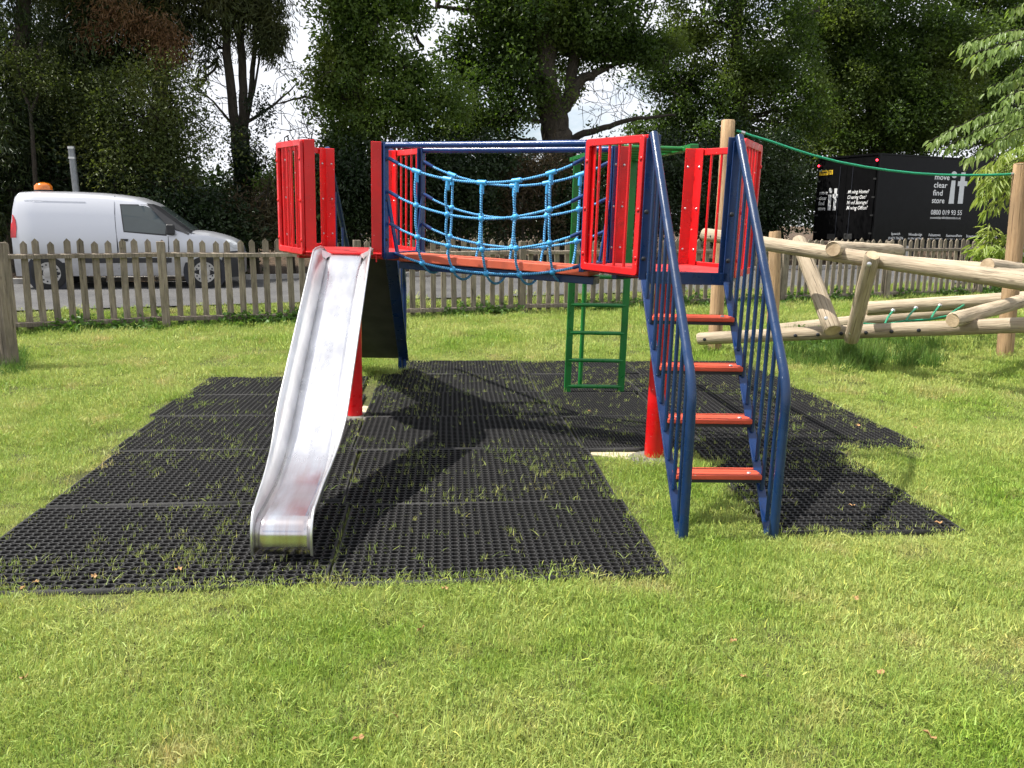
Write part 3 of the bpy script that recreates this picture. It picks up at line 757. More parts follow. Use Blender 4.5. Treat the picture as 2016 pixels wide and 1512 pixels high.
# --- climbing board with handrails, on the far side of the left platform
NY = CL.y + AP + .015; OUT = 1.60
cb = MB(); cb.bar((CL.x, NY, ZB-.01), (CL.x, NY+OUT, .06), .46, .02, (0,-1,0))
board = cb.build('climbing_board', M['board'], frame)
for s in (-1, 1):
    MB().bar((CL.x+s*.245, NY-.01, ZB-.03), (CL.x+s*.245, NY+OUT, .03), .014, .10, (1,0,0)).build('board_cheek', M['navy'], board, None, .003)
    pts = fillet([(CL.x+s*.25, NY, ZT), (CL.x+s*.25, NY+OUT-.02, .82), (CL.x+s*.25, NY+OUT-.02, -.06)], .10)
    MB().path(pts, .0235, 12).build('handrail', M['navy'], board, 40)
    MB().tube((CL.x+s*.21, NY+OUT-.06, .12), (CL.x+s*.21, NY+OUT-.06, -.06), .02, 10).build('board_foot', M['navy'], board, 40)
    for k in range(3):
        MB().tube((CL.x+s*.25, NY+OUT*(k+1)/4, ZB*(1-(k+1)/4)), (CL.x+s*.25, NY+OUT*(k+1)/4, ZT-(ZT-.82)*(k+1)/4), .010, 8).build('baluster', M['navy'], board, 40)

# --- monkey bars and ladder, on the far side of the right platform
my0, my1 = AP+.004, 2.12
mk = MB()
for x0, x1 in ((-.25, -.305), (.25, .185)):
    mk.bar((x0, my0, 2.03), (x1, my1+.30, 2.035), .055, .035, (0,0,1))
for x in (-.25, .25): mk.box((x, my0+.006, (ZB+2.05)/2), (.06, .010, 2.05-ZB))
bars = mk.build('monkey_bar_frame', M['green'], frame, None, .004)
for k in range(6):
    q = (k+.7)/6.2; y = my0 + (my1-my0)*q
    MB().tube((-.25-.05*q, y, 2.028), (.25-.06*q, y, 2.028), .016, 12).build('rung', M['green'], bars, 40)
mk = MB()
for x in (-.305, .185): mk.box((x, my1, .98), (.058, .036, 2.10))
ladder = mk.build('ladder', M['green'], frame, None, .004)
for z in (.035, .275, .525, .775, 1.025):
    MB().tube((-.305, my1-.004, z), (.185, my1-.004, z), .0175, 12).build('rung', M['green'], ladder, 40)
MB().path([(-.155, my1+.24, -.08), (-.155, my1+.24, 2.03)], .02, 14).build('rear_pole', M['green'], ladder, 40)

# --- rope bridge
BE = Vector((cos(radians(-30)), sin(radians(-30)), 0)); BT = Vector((cos(radians(60)), sin(radians(60)), 0))
B0 = CL + BE*(AP+.004); LB_ = BL - 2*AP - .008
def bp(b, lat, z): return B0 + BE*b + BT*lat + Vector((0, 0, z))
def rope_mat():
    m, nt, b = new_mat('blue_rope'); tc = nt.nodes.new('ShaderNodeTexCoord'); sx = nt.nodes.new('ShaderNodeSeparateXYZ'); nt.links.new(tc.outputs['UV'], sx.inputs[0])
    m1 = nt.nodes.new('ShaderNodeMath'); m1.operation = 'MULTIPLY_ADD'; nt.links.new(sx.outputs['Y'], m1.inputs[0]); m1.inputs[1].default_value = 62.0; nt.links.new(sx.outputs['X'], m1.inputs[2])
    m2 = nt.nodes.new('ShaderNodeMath'); m2.operation = 'MULTIPLY'; m2.inputs[1].default_value = 2*pi; nt.links.new(m1.outputs[0], m2.inputs[0])
    m3 = nt.nodes.new('ShaderNodeMath'); m3.operation = 'SINE'; nt.links.new(m2.outputs[0], m3.inputs[0])
    mr = nt.nodes.new('ShaderNodeMapRange'); mr.inputs[1].default_value = -1; mr.inputs[2].default_value = .4; nt.links.new(m3.outputs[0], mr.inputs[0])
    c = mix_rgb(nt, mr.outputs[0], (.025,.15,.36), (.10,.42,.76)); c = mix_rgb(nt, noise_n(nt, tc.outputs['Object'], 30, 4, .6, .6, .8), c, (.3,.45,.55))
    nt.links.new(c, b.inputs['Base Color']); b.inputs['Roughness'].default_value = .7; bump(nt, b, mr.outputs[0], .8, .004); return m
M['rope'] = rope_mat(); M['cyan'] = plain('cyan_plastic', (.05,.36,.72), .42, var=.1)
def rope_green():
    m, nt, b = new_mat('green_rope'); c = mix_rgb(nt, noise_n(nt, coords(nt, 'UV', (3, 60, 1)), 2, 3), (.0,.16,.08), (.02,.36,.19))
    nt.links.new(c, b.inputs['Base Color']); b.inputs['Roughness'].default_value = .6; return m
M['rope_green'] = rope_green()
pl = MB(); pl.bar(bp(.02, 0, ZD-.025), bp(LB_-.02, 0, ZD-.045), .20, .058, (0,0,1))
plank = pl.build('bridge_plank', M['plank'], frame, None, .006)
pb = MB(); pb.bar(bp(.0, 0, ZD-.085), bp(LB_, 0, ZD-.105), .12, .05, (0,0,1))
for b_ in (.012, LB_-.012): pb.bar(bp(b_, -.255, ZB+.006), bp(b_, .255, ZB+.006), .035, .05, (0,0,1))
pb.build('plank_beam', M['navy'], plank, None, .004)
ends = MB()
for b_, sg in ((.014, 1), (LB_-.014, -1)):
    for s in (-1, 1):
        ends.box(bp(b_, s*.235, (ZB+ZT)/2-.004), (.012, .050, ZT-ZB+.01), Matrix((BE, BT, Vector((0,0,1)))).transposed())
        ends.bar(bp(b_+sg*.004, s*.225, ZB+.42), bp(b_+sg*.02, s*.125, ZB+.01), .035, .012, BE)
ef = ends.build('bridge_end_frame', M['blue'], frame, None, .003)
for b_, sg in ((.014, 1), (LB_-.014, -1)):
    for s in (-1, 1):
        for z in (ZB+.12, ZB+.39, ZB+.66): bolt(ef, bp(b_+sg*.006, s*.24, z), BE*sg, M['dark_steel'], .010)
for s in (-1, 1):
    MB().path([bp(.008, s*.238, ZT-.02), bp(LB_*.5, s*.238, ZT-.022), bp(LB_-.008, s*.238, ZT-.02)], .021, 16).build('bridge_rail', M['blue'], ef, 40)
ZR = [1.912, 1.682, 1.467, 1.262]; SG = [.158, .155, .145, .105]; LT = [.222, .222, .200, .138]
def rp(j, s, q):
    """point on lengthwise rope j of side s at 0..1"""
    par = 4*q*(1-q)
    lat = LT[j] + (.222-LT[j])*(1-par)*(.3 if j == 3 else 1)*.5
    wob = .006*sin(7*q + j*2 + s)
    return bp(.03 + (LB_-.06)*q, s*lat, ZR[j] - SG[j]*par**.9 + wob*.5)
QN = [.155, .325, .505, .68, .845]
net = MB().path([rp(0, -1, .03 + .94*k/24) for k in range(25)], .0085, 8).build('rope_net', M['rope'], frame, 60); net['label'] = 'sagging net of light blue twisted rope with blue joints'
for s in (-1, 1):
    for j in range(4):
        if not (s == -1 and j == 0):
            MB().path([rp(j, s, .03 + .94*k/24) for k in range(25)], .0085, 8).build('rope', M['rope'], net, 60)
        for q0, q1 in ((0, .055), (1, .945)):
            a, b = rp(j, s, q0), rp(j, s, q1); MB().path([a, a.lerp(b, .9), b], [.0125, .0125, .010], 10).build('rope_sleeve', M['blue'], net, 40)
    for q in QN:
        qq = q + (.012 if s > 0 else 0)
        ps = [rp(j, s, qq) for j in range(4)]; sway = BE*random.uniform(-.012, .012)
        pts = []
        for j in range(3):
            for k in range(6): 
                t_ = k/6; pts.append(ps[j].lerp(ps[j+1], t_) + sway*sin(pi*t_) + BT*s*.012*sin(pi*t_))
        pts.append(ps[3]); MB().path(pts, .0085, 8).build('rope', M['rope'], net, 60)
        d = (rp(0, s, qq+.02) - rp(0, s, qq-.02)).normalized(); dn = (ps[1]-ps[0]).normalized()
        mb = MB(); mb.tube(ps[0]-d*.033, ps[0]+d*.033, .0165, 12); mb.tube(ps[0], ps[0]+dn*.072, .0145, 12); mb.build('rope_tee', M['cyan'], net, 40)
        for j in (1, 2, 3): MB().ball(ps[j], .0215, 12, 8).build('rope_joint', M['cyan'], net, 180)
        if s < 0:
            a, b = ps[3], rp(3, 1, q+.012)
            MB().path([a.lerp(b, k/10) - Vector((0,0,.075*sin(pi*k/10)**.7)) for k in range(11)], .0085, 8).build('rope', M['rope'], net, 60)

# concrete footings showing beside the columns
def footing(ctr, pts, label):
    c = Vector(ctr); mb = MB(); top = [Vector((p[0], p[1], .012)) for p in pts]; mb.prism([p - Vector((0,0,.25)) for p in top], (0,0,.25))
    o = mb.build('concrete_footing', M['concrete'], None, None, .006); tag(o, label, 'footing')
    mb = MB(); mb.path([(c.x, c.y, -.05), (c.x, c.y, .012), (c.x, c.y, .024), (c.x, c.y, .03)], [.17, .165, .14, .07], 24); mb.build('footing_collar', M['concrete_dark'], o, 60)
    return o
cR = FM @ Vector((0,0,0)); cL = FM @ CL
footing(cR, [gp(1163,897), gp(1316,916), gp(1340,905), gp(1345,893), gp(1163,893)], 'pale concrete pad at the foot of the right red column')
footing(cL, [gp(690,827), gp(717,827), gp(732,803), gp(715,801)], 'small concrete pad at the foot of the red column behind the slide')
# ------------------------------------------------------------------ picket fence
RF = Matrix((FA, FN, Vector((0,0,1)))).transposed(); ZF = atan2(FA.y, FA.x)
def picket_mesh(h=1.22, w=.084, t=.021):
    mb = MB(); mb.prism([(-w/2, -t/2, 0), (w/2, -t/2, 0), (w/2, -t/2, h-.045), (0, -t/2, h), (-w/2, -t/2, h-.045)], (0, t, 0))
    return mb.mesh('picket')
PK = picket_mesh()
def picket(parent, loc, rz, sc=1.0, name='picket'):
    o = bpy.data.objects.new(name, PK); COL.objects.link(o); o.parent = parent; o.location = loc
    o.rotation_euler = (random.gauss(0, .006), random.gauss(0, .011), rz + random.gauss(0, .02)); o.scale = (random.uniform(.94, 1.06), 1, sc)
    return o
PK.materials.append(M['picket'])
fence = empty('picket_fence', (0, 0, 0)); tag(fence, 'weathered grey wooden picket fence along the roadside behind the lawn', 'fence')
SP = .1705; bay = 2.5/FA.x
tposts = [.118/FA.x + bay*k for k in range(-4, 5)]
def post_mesh():
    mb = MB(); mb.box((0, 0, .60), (.105, .105, 1.22)); return mb.mesh('post')
PO = post_mesh(); PO.materials.append(M['picket'])
for i, t in enumerate(tposts):
    if t > 13.5: continue
    o = bpy.data.objects.new('post', PO); COL.objects.link(o); o.parent = fence; o.location = fl(t, -.075, random.uniform(-.01, .02)); o.rotation_euler = (random.gauss(0, .008), random.gauss(0, .008), ZF)
    bv = o.modifiers.new('bevel', 'BEVEL'); bv.width = .006; bv.segments = 2
    if i+1 < len(tposts):
        for z, sg in ((1.03, .03), (.145, .05)):
            mb = MB(); n_ = 9; a, b = t, tposts[i+1]; rows = []
            for k in range(n_):
                q = k/(n_-1); p = fl(a + .045 + (b-a-.09)*q, -.033, z - sg*4*q*(1-q)*.35 + random.gauss(0, .002))
                rows.append([p + FN*(-.021) + Vector((0,0,-.03)), p + FN*(-.021) + Vector((0,0,.021)), p + FN*(.021) + Vector((0,0,.034)), p + FN*.021 + Vector((0,0,-.03)), p + FN*(-.021) + Vector((0,0,-.03))])
            mb.grid(rows); mb.add(rows[0][:4], [(0,1,2,3)]); mb.add(rows[-1][:4], [(3,2,1,0)])
            mb.build('rail', M['rail'] if 'rail' in M else M['picket'], fence)
t = tposts[0]
while t < 13.2:
    t += SP*random.uniform(.96, 1.04)
    picket(fence, fl(t, .003, random.uniform(-.012, .012) + .02), ZF, random.uniform(.985, 1.015))
# the nearer fence that leaves the frame on the left
pf = empty('picket_fence', (0,0,0)); tag(pf, 'stout end post of the nearer fence at the left edge of the lawn', 'fence')
gpost = gp(18, 728); 
mb = MB(); mb.box((0, 0, .62), (.16, .13, 1.32)); o = mb.build('post', M['picket'], pf, None, .008); o.location = (gpost.x, gpost.y, 0); o.rotation_euler = (0, .0, -.35)
dirL = Vector((-.80, -.60, 0))
for z in (.35, 1.0): MB().bar(gpost + dirL*.06 + Vector((0,.07,z)), gpost + dirL*1.6 + Vector((0,.07,z)), .045, .075, (0,0,1)).build('rail', M['picket'], pf)
for k in range(1, 9): picket(pf, gpost + dirL*(.02+.17*k) + Vector((0,.11,0)), atan2(dirL.y, dirL.x), 1.06)

# ------------------------------------------------------------------ panel van
VR, VF = gp(97, 569.5, ROADZ+.008), gp(403, 566.5, ROADZ+.008)
VX = (VF-VR).normalized(); VX.z = 0; VX.normalize(); VY = Vector((-VX.y, VX.x, 0))          # forward, away from the camera
VO = VR.copy()
van = empty('panel_van', VO); van.rotation_euler = (0, 0, atan2(VX.y, VX.x)); tag(van, 'silver panel van with an amber roof beacon parked on the road behind the fence', 'van')
def vs(px, py):                                   # photo pixel -> (along, up) on the near side of the van
    p = on_plane(px, py, VO - VY*.05, VY) - VO
    return p.dot(VX), p.z
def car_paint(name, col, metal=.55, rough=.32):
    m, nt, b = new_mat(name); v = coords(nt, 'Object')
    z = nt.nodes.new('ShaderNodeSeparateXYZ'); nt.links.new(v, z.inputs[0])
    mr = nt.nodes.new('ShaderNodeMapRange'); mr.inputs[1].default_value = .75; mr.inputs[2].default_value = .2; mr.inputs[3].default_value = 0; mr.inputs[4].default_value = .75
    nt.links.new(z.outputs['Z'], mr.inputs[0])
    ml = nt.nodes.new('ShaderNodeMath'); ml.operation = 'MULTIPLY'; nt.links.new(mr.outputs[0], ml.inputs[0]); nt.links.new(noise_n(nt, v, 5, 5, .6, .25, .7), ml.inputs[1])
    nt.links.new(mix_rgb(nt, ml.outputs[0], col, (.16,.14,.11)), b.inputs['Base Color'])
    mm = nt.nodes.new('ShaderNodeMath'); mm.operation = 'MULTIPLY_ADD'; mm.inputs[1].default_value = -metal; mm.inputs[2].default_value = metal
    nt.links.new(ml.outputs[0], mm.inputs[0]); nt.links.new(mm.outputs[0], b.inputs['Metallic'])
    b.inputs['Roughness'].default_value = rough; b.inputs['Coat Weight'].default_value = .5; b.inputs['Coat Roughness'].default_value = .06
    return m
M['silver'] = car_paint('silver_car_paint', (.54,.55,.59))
def glassy(name, col, rough=.04):
    m, nt, b = new_mat(name); b.inputs['Base Color'].default_value = (*col, 1); b.inputs['Roughness'].default_value = rough; b.inputs['Specular IOR Level'].default_value = .8
    nt.links.new(mix_rgb(nt, noise_n(nt, coords(nt, 'Object'), 2, 3), [c*.8 for c in col], col), b.inputs['Base Color']); return m
M['glass'] = glassy('tinted_glass', (.05,.065,.065)); M['tail'] = glassy('tail_lamp', (.55,.008,.012), .12); M['amber'] = glassy('amber_lens', (.62,.16,.01), .15)
M['headlamp'] = glassy('headlamp', (.5,.52,.54), .08); M['rim'] = plain('wheel_steel', (.42,.41,.39), .5, .5)
prof_px = [(15.5,430),(16.5,400),(19,384),(26,376.5),(60,375),(139,376.5),(190,379),(222,382),(264,388),(292,398),(306,407),(340,431),(376,455.5),(389,456),(410,459),(431,464),(450,470),(463,476),(471,486),(474.5,500)]
vp = [vs(*p) for p in prof_px]; xr, xf = vp[0][0]-.02, vp[-1][0]+.01
W2 = .90
def top_z(x): return float(np.interp(x, [p[0] for p in vp], [p[1] for p in vp]))
def ring_at(x, zt):
    zb = .24; belt = min(1.02, zt-.10); e = max(0, (zt-1.02)/.80)
    endw = 1 - .10*sstep(.35, 0, x-xr) - .22*sstep(.75, 0, xf-x)
    w = W2*float(endw)
    half = [(w*.95, zb), (w*.985, zb+.16), (w, .62 if zt > .75 else zt*.8), (w*.995, max(belt, .64)), (w*.985-.045*e, belt+(zt-belt)*.45), (w*.965-.10*e, zt-.11*min(1, e+.5)), (w*.90-.12*e, zt-.035), (w*.72-.08*e, zt-.006), (w*.35, zt+.008), (0, zt+.012)]
    return half
def side_y(x, z):
    r = ring_at(x, top_z(x)); zs = [p[1] for p in r[:7]]; ys = [p[0] for p in r[:7]]
    return -float(np.interp(z, zs, ys))
stations = sorted(set([round(v[0], 3) for v in vp] + [round(float(x), 3) for x in np.linspace(xr+.02, xf-.02, 30)]))
rows = []
for x in stations:
    h = ring_at(x, max(.55, top_z(x))); ring = [(x, -y, z) for y, z in h] + [(x, y, z) for y, z in reversed(h[:-1])]
    rows.append(ring)
mb = MB(); mb.grid(rows); n = len(rows[0]); mb.add(rows[0], [tuple(range(n))]); mb.add(rows[-1], [tuple(range(n-1, -1, -1))])
OFF = W2                                           # near side of the body stands over the wheel contact line
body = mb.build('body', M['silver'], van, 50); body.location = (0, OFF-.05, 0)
def vpatch(name, pts_px, mat, off=.006, parent=None, thick=None, sub=6):
    """flat-ish piece laid on the near body side, outline given in photo pixels"""
    pl_ = [vs(*p) for p in pts_px]; dense = []
    for i in range(len(pl_)):
        a, b = pl_[i], pl_[(i+1) % len(pl_)]
        for k in range(sub): dense.append((a[0]+(b[0]-a[0])*k/sub, a[1]+(b[1]-a[1])*k/sub))
    cx = sum(p[0] for p in dense)/len(dense); cz = sum(p[1] for p in dense)/len(dense)
    mb = MB(); V = [(cx, side_y(cx, cz)-off, cz)]
    for s_ in (.5, 1.0): V += [(cx+(x-cx)*s_, side_y(cx+(x-cx)*s_, cz+(z-cz)*s_)-off, cz+(z-cz)*s_) for x, z in dense]
    V += [(x, side_y(x, z)+.01, z) for x, z in dense]
    k = len(dense); fs = [(0, 1+(i+1) % k, 1+i) for i in range(k)]
    for b in (1, 1+k): fs += [(b+i, b+(i+1) % k, b+k+(i+1) % k, b+k+i) for i in range(k)]
    mb.add(V, fs); return mb.build(name, mat, parent or body, 30)
vpatch('window_seal', [(233.5,401.5),(284,402.5),(296,407),(331,437),(328,464.5),(243,457)], M['black_plastic'], .004)
w_ = vpatch('side_window', [(236,403.8),(283,404.8),(293,409),(327,438),(325.5,461.5),(245,454.8)], M['glass'], .009)
vpatch('tail_lamp', [(16.5,421),(21,424),(26.5,433),(29.5,448),(29,468),(18,468)], M['tail'], .012)
vpatch('side_trim', [(167,508),(338,507.5),(338,517),(167,518)], M['black_plastic'], .014)
vpatch('headlamp', [(441,472),(452,472),(470,482),(471.5,491),(460,491),(450,483)], M['headlamp'], .012)
def seam(pts, w=.7): 
    q = [(x-w, y) for x, y in pts] + [(x+w, y) for x, y in reversed(pts)]
    return vpatch('door_seam', q, M['dark_steel'], .0025, sub=3)
seam([(221.5,385),(224,420),(228.5,458),(233,490),(234,530)], .55); seam([(331,465),(333,490),(330,520)], .45)
cre = [(44,394.5),(100,396),(165,397.5)]; vpatch('panel_crease', [(x, y-.9) for x, y in cre] + [(x, y+.9) for x, y in reversed(cre)], M['silver'], .003, sub=3)
vpatch('door_handle', [(238,470),(252,470.5),(252,475),(238,474.5)], M['black_plastic'], .03)
vpatch('front_bumper', [(440,496),(474,494),(476,546),(437,547),(433,525)], M['black_plastic'], .012)
# windscreen
x0, z0 = vs(307, 408); x1, z1 = vs(375, 456)
rw = []
for k in range(9):
    q = k/8; x = x0+(x1-x0)*q; zt = top_z(x); r = ring_at(x, zt)
    rw.append([(x+.006, y*s_, z+.012) for s_, yz in [(-1, r[6]), (-1, r[7]), (-1, r[8]), (1, r[9]), (1, r[8]), (1, r[7]), (1, r[6])] for y, z in [yz]])
MB().grid(rw).build('windscreen', M['glass'], body, 60)
vpatch('windscreen_pillar', [(286,400),(300,401.5),(312,406),(343,429),(379,455),(371,462),(329,444),(300,414)], M['black_plastic'], .03)
# wheels, arches
for px_, py_ in ((97, 538.5), (403, 536)):
    x, z = vs(px_, py_); z = .30
    for yy, sg in ((-W2+.012, -1), (W2-.012, 1)):
        mb = MB(); c = Vector((x, yy, z)); A = Vector((0, -sg, 0))
        if sg < 0: MB().path([c + Vector((0,-.004,0)), c + Vector((0,.06,0))], .385, 28).build('wheel_arch', M['dark_steel'], body, 40)
        c = c + Vector((0, sg*.02, 0))
        ty = MB(); ty.path([c + A*.20, c + A*.19, c + A*.10, c + A*0, c - A*.01], [.25, .30, .305, .30, .255], 32); w_ = ty.build('wheel', M['tyre'], body, 40)
        rm = MB(); o_ = c - A*.012; rm.path([o_ + A*.05, o_ - A*.004, o_ + A*.012, o_ + A*.0, o_ - A*.012], [.205, .20, .185, .10, .055], 28); rm.build('wheel_rim', M['rim'], w_, 40)
        for k in range(14):
            a = 2*pi*k/14; p = o_ + Vector((.155*cos(a), 0, .155*sin(a)))
            MB().path([p + A*.02, p - A*.006], .016, 8).build('rim_slot', M['dark_steel'], w_)
bx, bz = vs(68, 373)
MB().path([(bx, -.35, top_z(bx)-.01), (bx, -.35, top_z(bx)+.035)], .15, 24).build('beacon_base', M['black_plastic'], body, 40)
bl_ = MB(); bl_.path([(bx, -.35, top_z(bx)+.03), (bx, -.35, top_z(bx)+.10), (bx, -.35, top_z(bx)+.145), (bx, -.35, top_z(bx)+.165)], [.155, .15, .11, .04], 24); bl_.build('amber_beacon', M['amber'], body, 60)
mxx, mz = vs(337, 452)
mi = MB(); mi.box((mxx, side_y(mxx, mz)-.12, mz), (.15, .10, .20)); mi.box((mxx+.02, side_y(mxx, mz)-.04, mz-.06), (.08, .12, .06)); mi.build('wing_mirror', M['black_plastic'], body, None, .03, 3)

# ------------------------------------------------------------------ removals lorry
_p1 = dp(1733, 303, 26.0); _p2 = gp(1950, 316.0, _p1.z); TU = (_p2 - _p1).normalized(); TW = Vector((-TU.y, TU.x, 0)); TO = Vector((_p1.x, _p1.y, ROADZ)); print('LORRY', _p1, _p2, TU)
lorry = empty('removals_lorry', TO); lorry.rotation_euler = (0, 0, atan2(TU.y, TU.x)); tag(lorry, 'black box-bodied removals lorry with white lettering parked behind the fence', 'lorry')
M['lorry_black'] = plain('lorry_black', (.006,.006,.0065), .18, spec=.08); M['alloy'] = plain('alloy_trim', (.10,.10,.10), .4, .7)
M['letter_white'] = plain('lettering_white', (.85,.85,.85), .6, var=.03); M['logo_grey'] = plain('logo_grey', (.62,.63,.64), .6, var=.05)
M['plate_yellow'] = plain('plate_yellow', (.62,.40,.02), .5, var=.05); M['ink'] = plain('ink_black', (.01,.01,.01), .6)
def lamp_red():
    m, nt, b = new_mat('marker_lamp'); b.inputs['Base Color'].default_value = (.6,.01,.02,1); b.inputs['Emission Color'].default_value = (1,.03,.06,1); b.inputs['Emission Strength'].default_value = 4; return m
M['marker'] = lamp_red()
LL, LW, LZ0, LZ1 = 7.2, 2.40, .82, _p1.z - ROADZ
mb = MB(); mb.box((LL/2, LW/2, (LZ0+LZ1)/2), (LL, LW, LZ1-LZ0)); box = mb.build('box_body', M['lorry_black'], lorry, None, .02)
mb = MB()
for y in (0, LW):
    mb.box((LL/2, y, LZ1), (LL+.03, .05, .05)); mb.box((LL/2, y, LZ0), (LL, .04, .10))
mb.box((0, LW/2, LZ1), (.05, LW, .06))
for y in (.0, LW): mb.box((0, y, (LZ0+LZ1)/2), (.06, .06, LZ1-LZ0))
mb.build('edge_trim', M['lorry_black'], box, None, .006)
mb = MB(); mb.box((-.004, LW/2, LZ1+.02), (.03, LW, .012)); mb.box((LL/2, -.002, LZ1+.02), (LL, .02, .010)); mb.build('roof_rail', M['alloy'], box)
for y0, y1 in ((.07, LW/2-.006), (LW/2+.006, LW-.07)):
    d_ = MB(); d_.box((-.022, (y0+y1)/2, (LZ0+LZ1)/2-.10), (.03, y1-y0, LZ1-LZ0-.32)); dr = d_.build('rear_door', M['lorry_black'], box, None, .006)
    yy = y0+.01 if y0 < 1 else y1-.01
    for z in (1.05, 1.6, 2.15, 2.7): MB().box((-.042, yy, z), (.02, .10, .05)).build('hinge', M['alloy'], dr)
    MB().tube((-.05, (y1-.25) if y0 < 1 else (y0+.25), LZ0+.1), (-.05, (y1-.25) if y0 < 1 else (y0+.25), LZ1-.3), .012, 8).build('lock_bar', M['dark_steel'], dr, 40)
ch = MB(); ch.box((LL/2+.6, LW/2, .66), (LL+1.4, .9, .22)); ch.box((.1, LW/2, .52), (.12, LW-.1, .14)); chs = ch.build('chassis', M['dark_steel'], lorry)
for x in (1.6, 7.6):
    for y in (.16, LW-.16):
        mb = MB(); mb.path([(x, y-.13, .45), (x, y-.12, .45), (x, y+.12, .45), (x, y+.13, .45)], [.38, .45, .45, .38], 28); w_ = mb.build('wheel', M['tyre'], lorry, 40)
        MB().path([(x, y-.137, .45), (x, y+.137, .45)], .22, 20).build('wheel_rim', M['rim'], w_, 40)
cabp = [(7.3,.55),(9.0,.55),(9.05,1.35),(8.75,2.3),(8.3,2.5),(7.3,2.5)]
mb = MB(); mb.prism([(x, .08, z) for x, z in cabp], (0, LW-.16, 0)); cab = mb.build('cab', M['lorry_black'], lorry, None, .05, 3)
for y in (.07, LW-.09): MB().prism([(7.7, y, 1.5), (8.9, y, 1.5), (8.68, y, 2.25), (7.7, y, 2.25)], (0, .02, 0)).build('cab_window', M['glass'], cab)
def t_side(px, py): p = on_plane(px, py, TO, TW) - TO; return p.dot(TU), p.z
def t_rear(px, py): p = on_plane(px, py, TO, TU) - TO; return p.dot(TW), p.z
def text_mesh(s, italic=0.0, bold=.0):
    c = bpy.data.curves.new('t', 'FONT'); c.body = s; c.size = 1; c.shear = italic; c.extrude = .0; c.offset = bold; c.resolution_u = 3
    o = bpy.data.objects.new('t', c); COL.objects.link(o); dg = bpy.context.evaluated_depsgraph_get(); dg.update()
    me = bpy.data.meshes.new_from_object(o.evaluated_get(dg)); bpy.data.objects.remove(o); bpy.data.curves.remove(c)
    return me
def lay(s, face, x0px, x1px, basepx, hfac=None, parent=None, mat='letter_white', italic=0.0, bold=.008, name='lettering', hpx=None):
    """lettering whose baseline runs from x0px to x1px at basepx (y at start, y at end) on a face of the lorry"""
    me = text_mesh(s, italic, bold); co = np.zeros(len(me.vertices)*3); me.vertices.foreach_get('co', co); co = co.reshape(-1, 3)
    mn, mx = co[:,0].min(), co[:,0].max(); f = t_side if face == 'side' else t_rear
    a, z = f(x0px, basepx); b, z2 = f(x1px, basepx)
    wid = abs(b-a); sx_ = wid/(mx-mn)
    hz = f(x0px, basepx-(hpx or 8))[1] - z; sz_ = hz/.70
    out = np.zeros_like(co); along = (co[:,0]-mn)*sx_; upz = z + co[:,1]*sz_
    if face == 'side': out[:,0] = a + along; out[:,1] = -.006; out[:,2] = upz
    else: out[:,0] = -.040; out[:,1] = a - along; out[:,2] = upz
    me.vertices.foreach_set('co', out.ravel()); me.update()
    o = link(name, me, M[mat], parent or box); return o
def quad_on(face, pts, mat, name, parent=None, off=.0):
    f = t_side if face == 'side' else t_rear; q = [f(*p) for p in pts]
    if face == 'side': P_ = [(a, -.007-off, z) for a, z in q]; e = (0, .004, 0)
    else: P_ = [(-.041-off, a, z) for a, z in q]; e = (.004, 0, 0)
    return MB().prism(P_, e).build(name, M[mat], parent or box)
def circ(face, c, r, mat, name):
    return quad_on(face, [(c[0]+r[0]*cos(2*pi*k/20), c[1]+r[1]*sin(2*pi*k/20)) for k in range(20)], mat, name)
for s_, x0, x1, y in (('move',1840,1869,353.3),('clear',1838,1864.5,369),('find',1836,1855,384.5),('store',1834,1858.5,399.5)): lay(s_, 'side', x0, x1, y, hpx=11, bold=.008)
circ('side', (1878.5,344), (5.6,6.8), 'logo_grey', 'logo_dot')
quad_on('side', [(1873.3,355.3),(1881,355.3),(1877.2,401),(1867,401)], 'logo_grey', 'logo_stem')
quad_on('side', [(1892.5,339.5),(1901,339.5),(1899,356.8),(1904.5,356.8),(1903.5,366.4),(1898.2,366.4),(1894.8,401),(1885,401),(1889,366.4),(1885,366.4),(1886,356.8),(1890.2,356.8)], 'logo_grey', 'logo_letter')
lay('0800 019 93 55', 'side', 1832, 1893, 422.3, hpx=9.5, bold=.004); lay('moveitclearitfinditstoreit.co.uk', 'side', 1831, 1891, 430.6, hpx=5, bold=0)
for s_, nmb, x0, x1, y in (('Ipswich','01473 736206',1754.5,1771.5,462.6),('Woodbridge','01394 447968',1788,1815,464),('Felixstowe','01394 617948',1828,1851,465),('Saxmundham','01728 666451',1862,1893,466.3),('Stowmarket','01449 612345'[:5]+' 634',1901.5,1927,467.2),('Colchester','01206',1939,1962,468)):
    lay(s_, 'side', x0, x1, y, hpx=5.2, bold=.004); xm = (x0+x1)/2; lay(nmb, 'side', xm-14.5, xm+14.5, y+8.6, hpx=5, bold=0)
for s_, x0, x1, y in (('move',1615,1630.8,383.2),('clear',1614,1629,393.8),('find',1613,1624,404),('store',1612,1626,414.2)): lay(s_, 'rear', x0, x1, y, hpx=7.5, bold=.008)
circ('rear', (1636.8,375.2), (3.4,5.2), 'logo_grey', 'logo_dot')
quad_on('rear', [(1633.2,383),(1638.8,383),(1636.2,414),(1631,414)], 'logo_grey', 'logo_stem')
quad_on('rear', [(1644.8,371),(1650.2,371),(1649.3,382.2),(1652.4,382.2),(1651.8,389.2),(1648.8,389.2),(1646.6,414),(1641.2,414),(1643.4,389.2),(1640.8,389.2),(1641.2,382.2),(1644,382.2)], 'logo_grey', 'logo_letter')
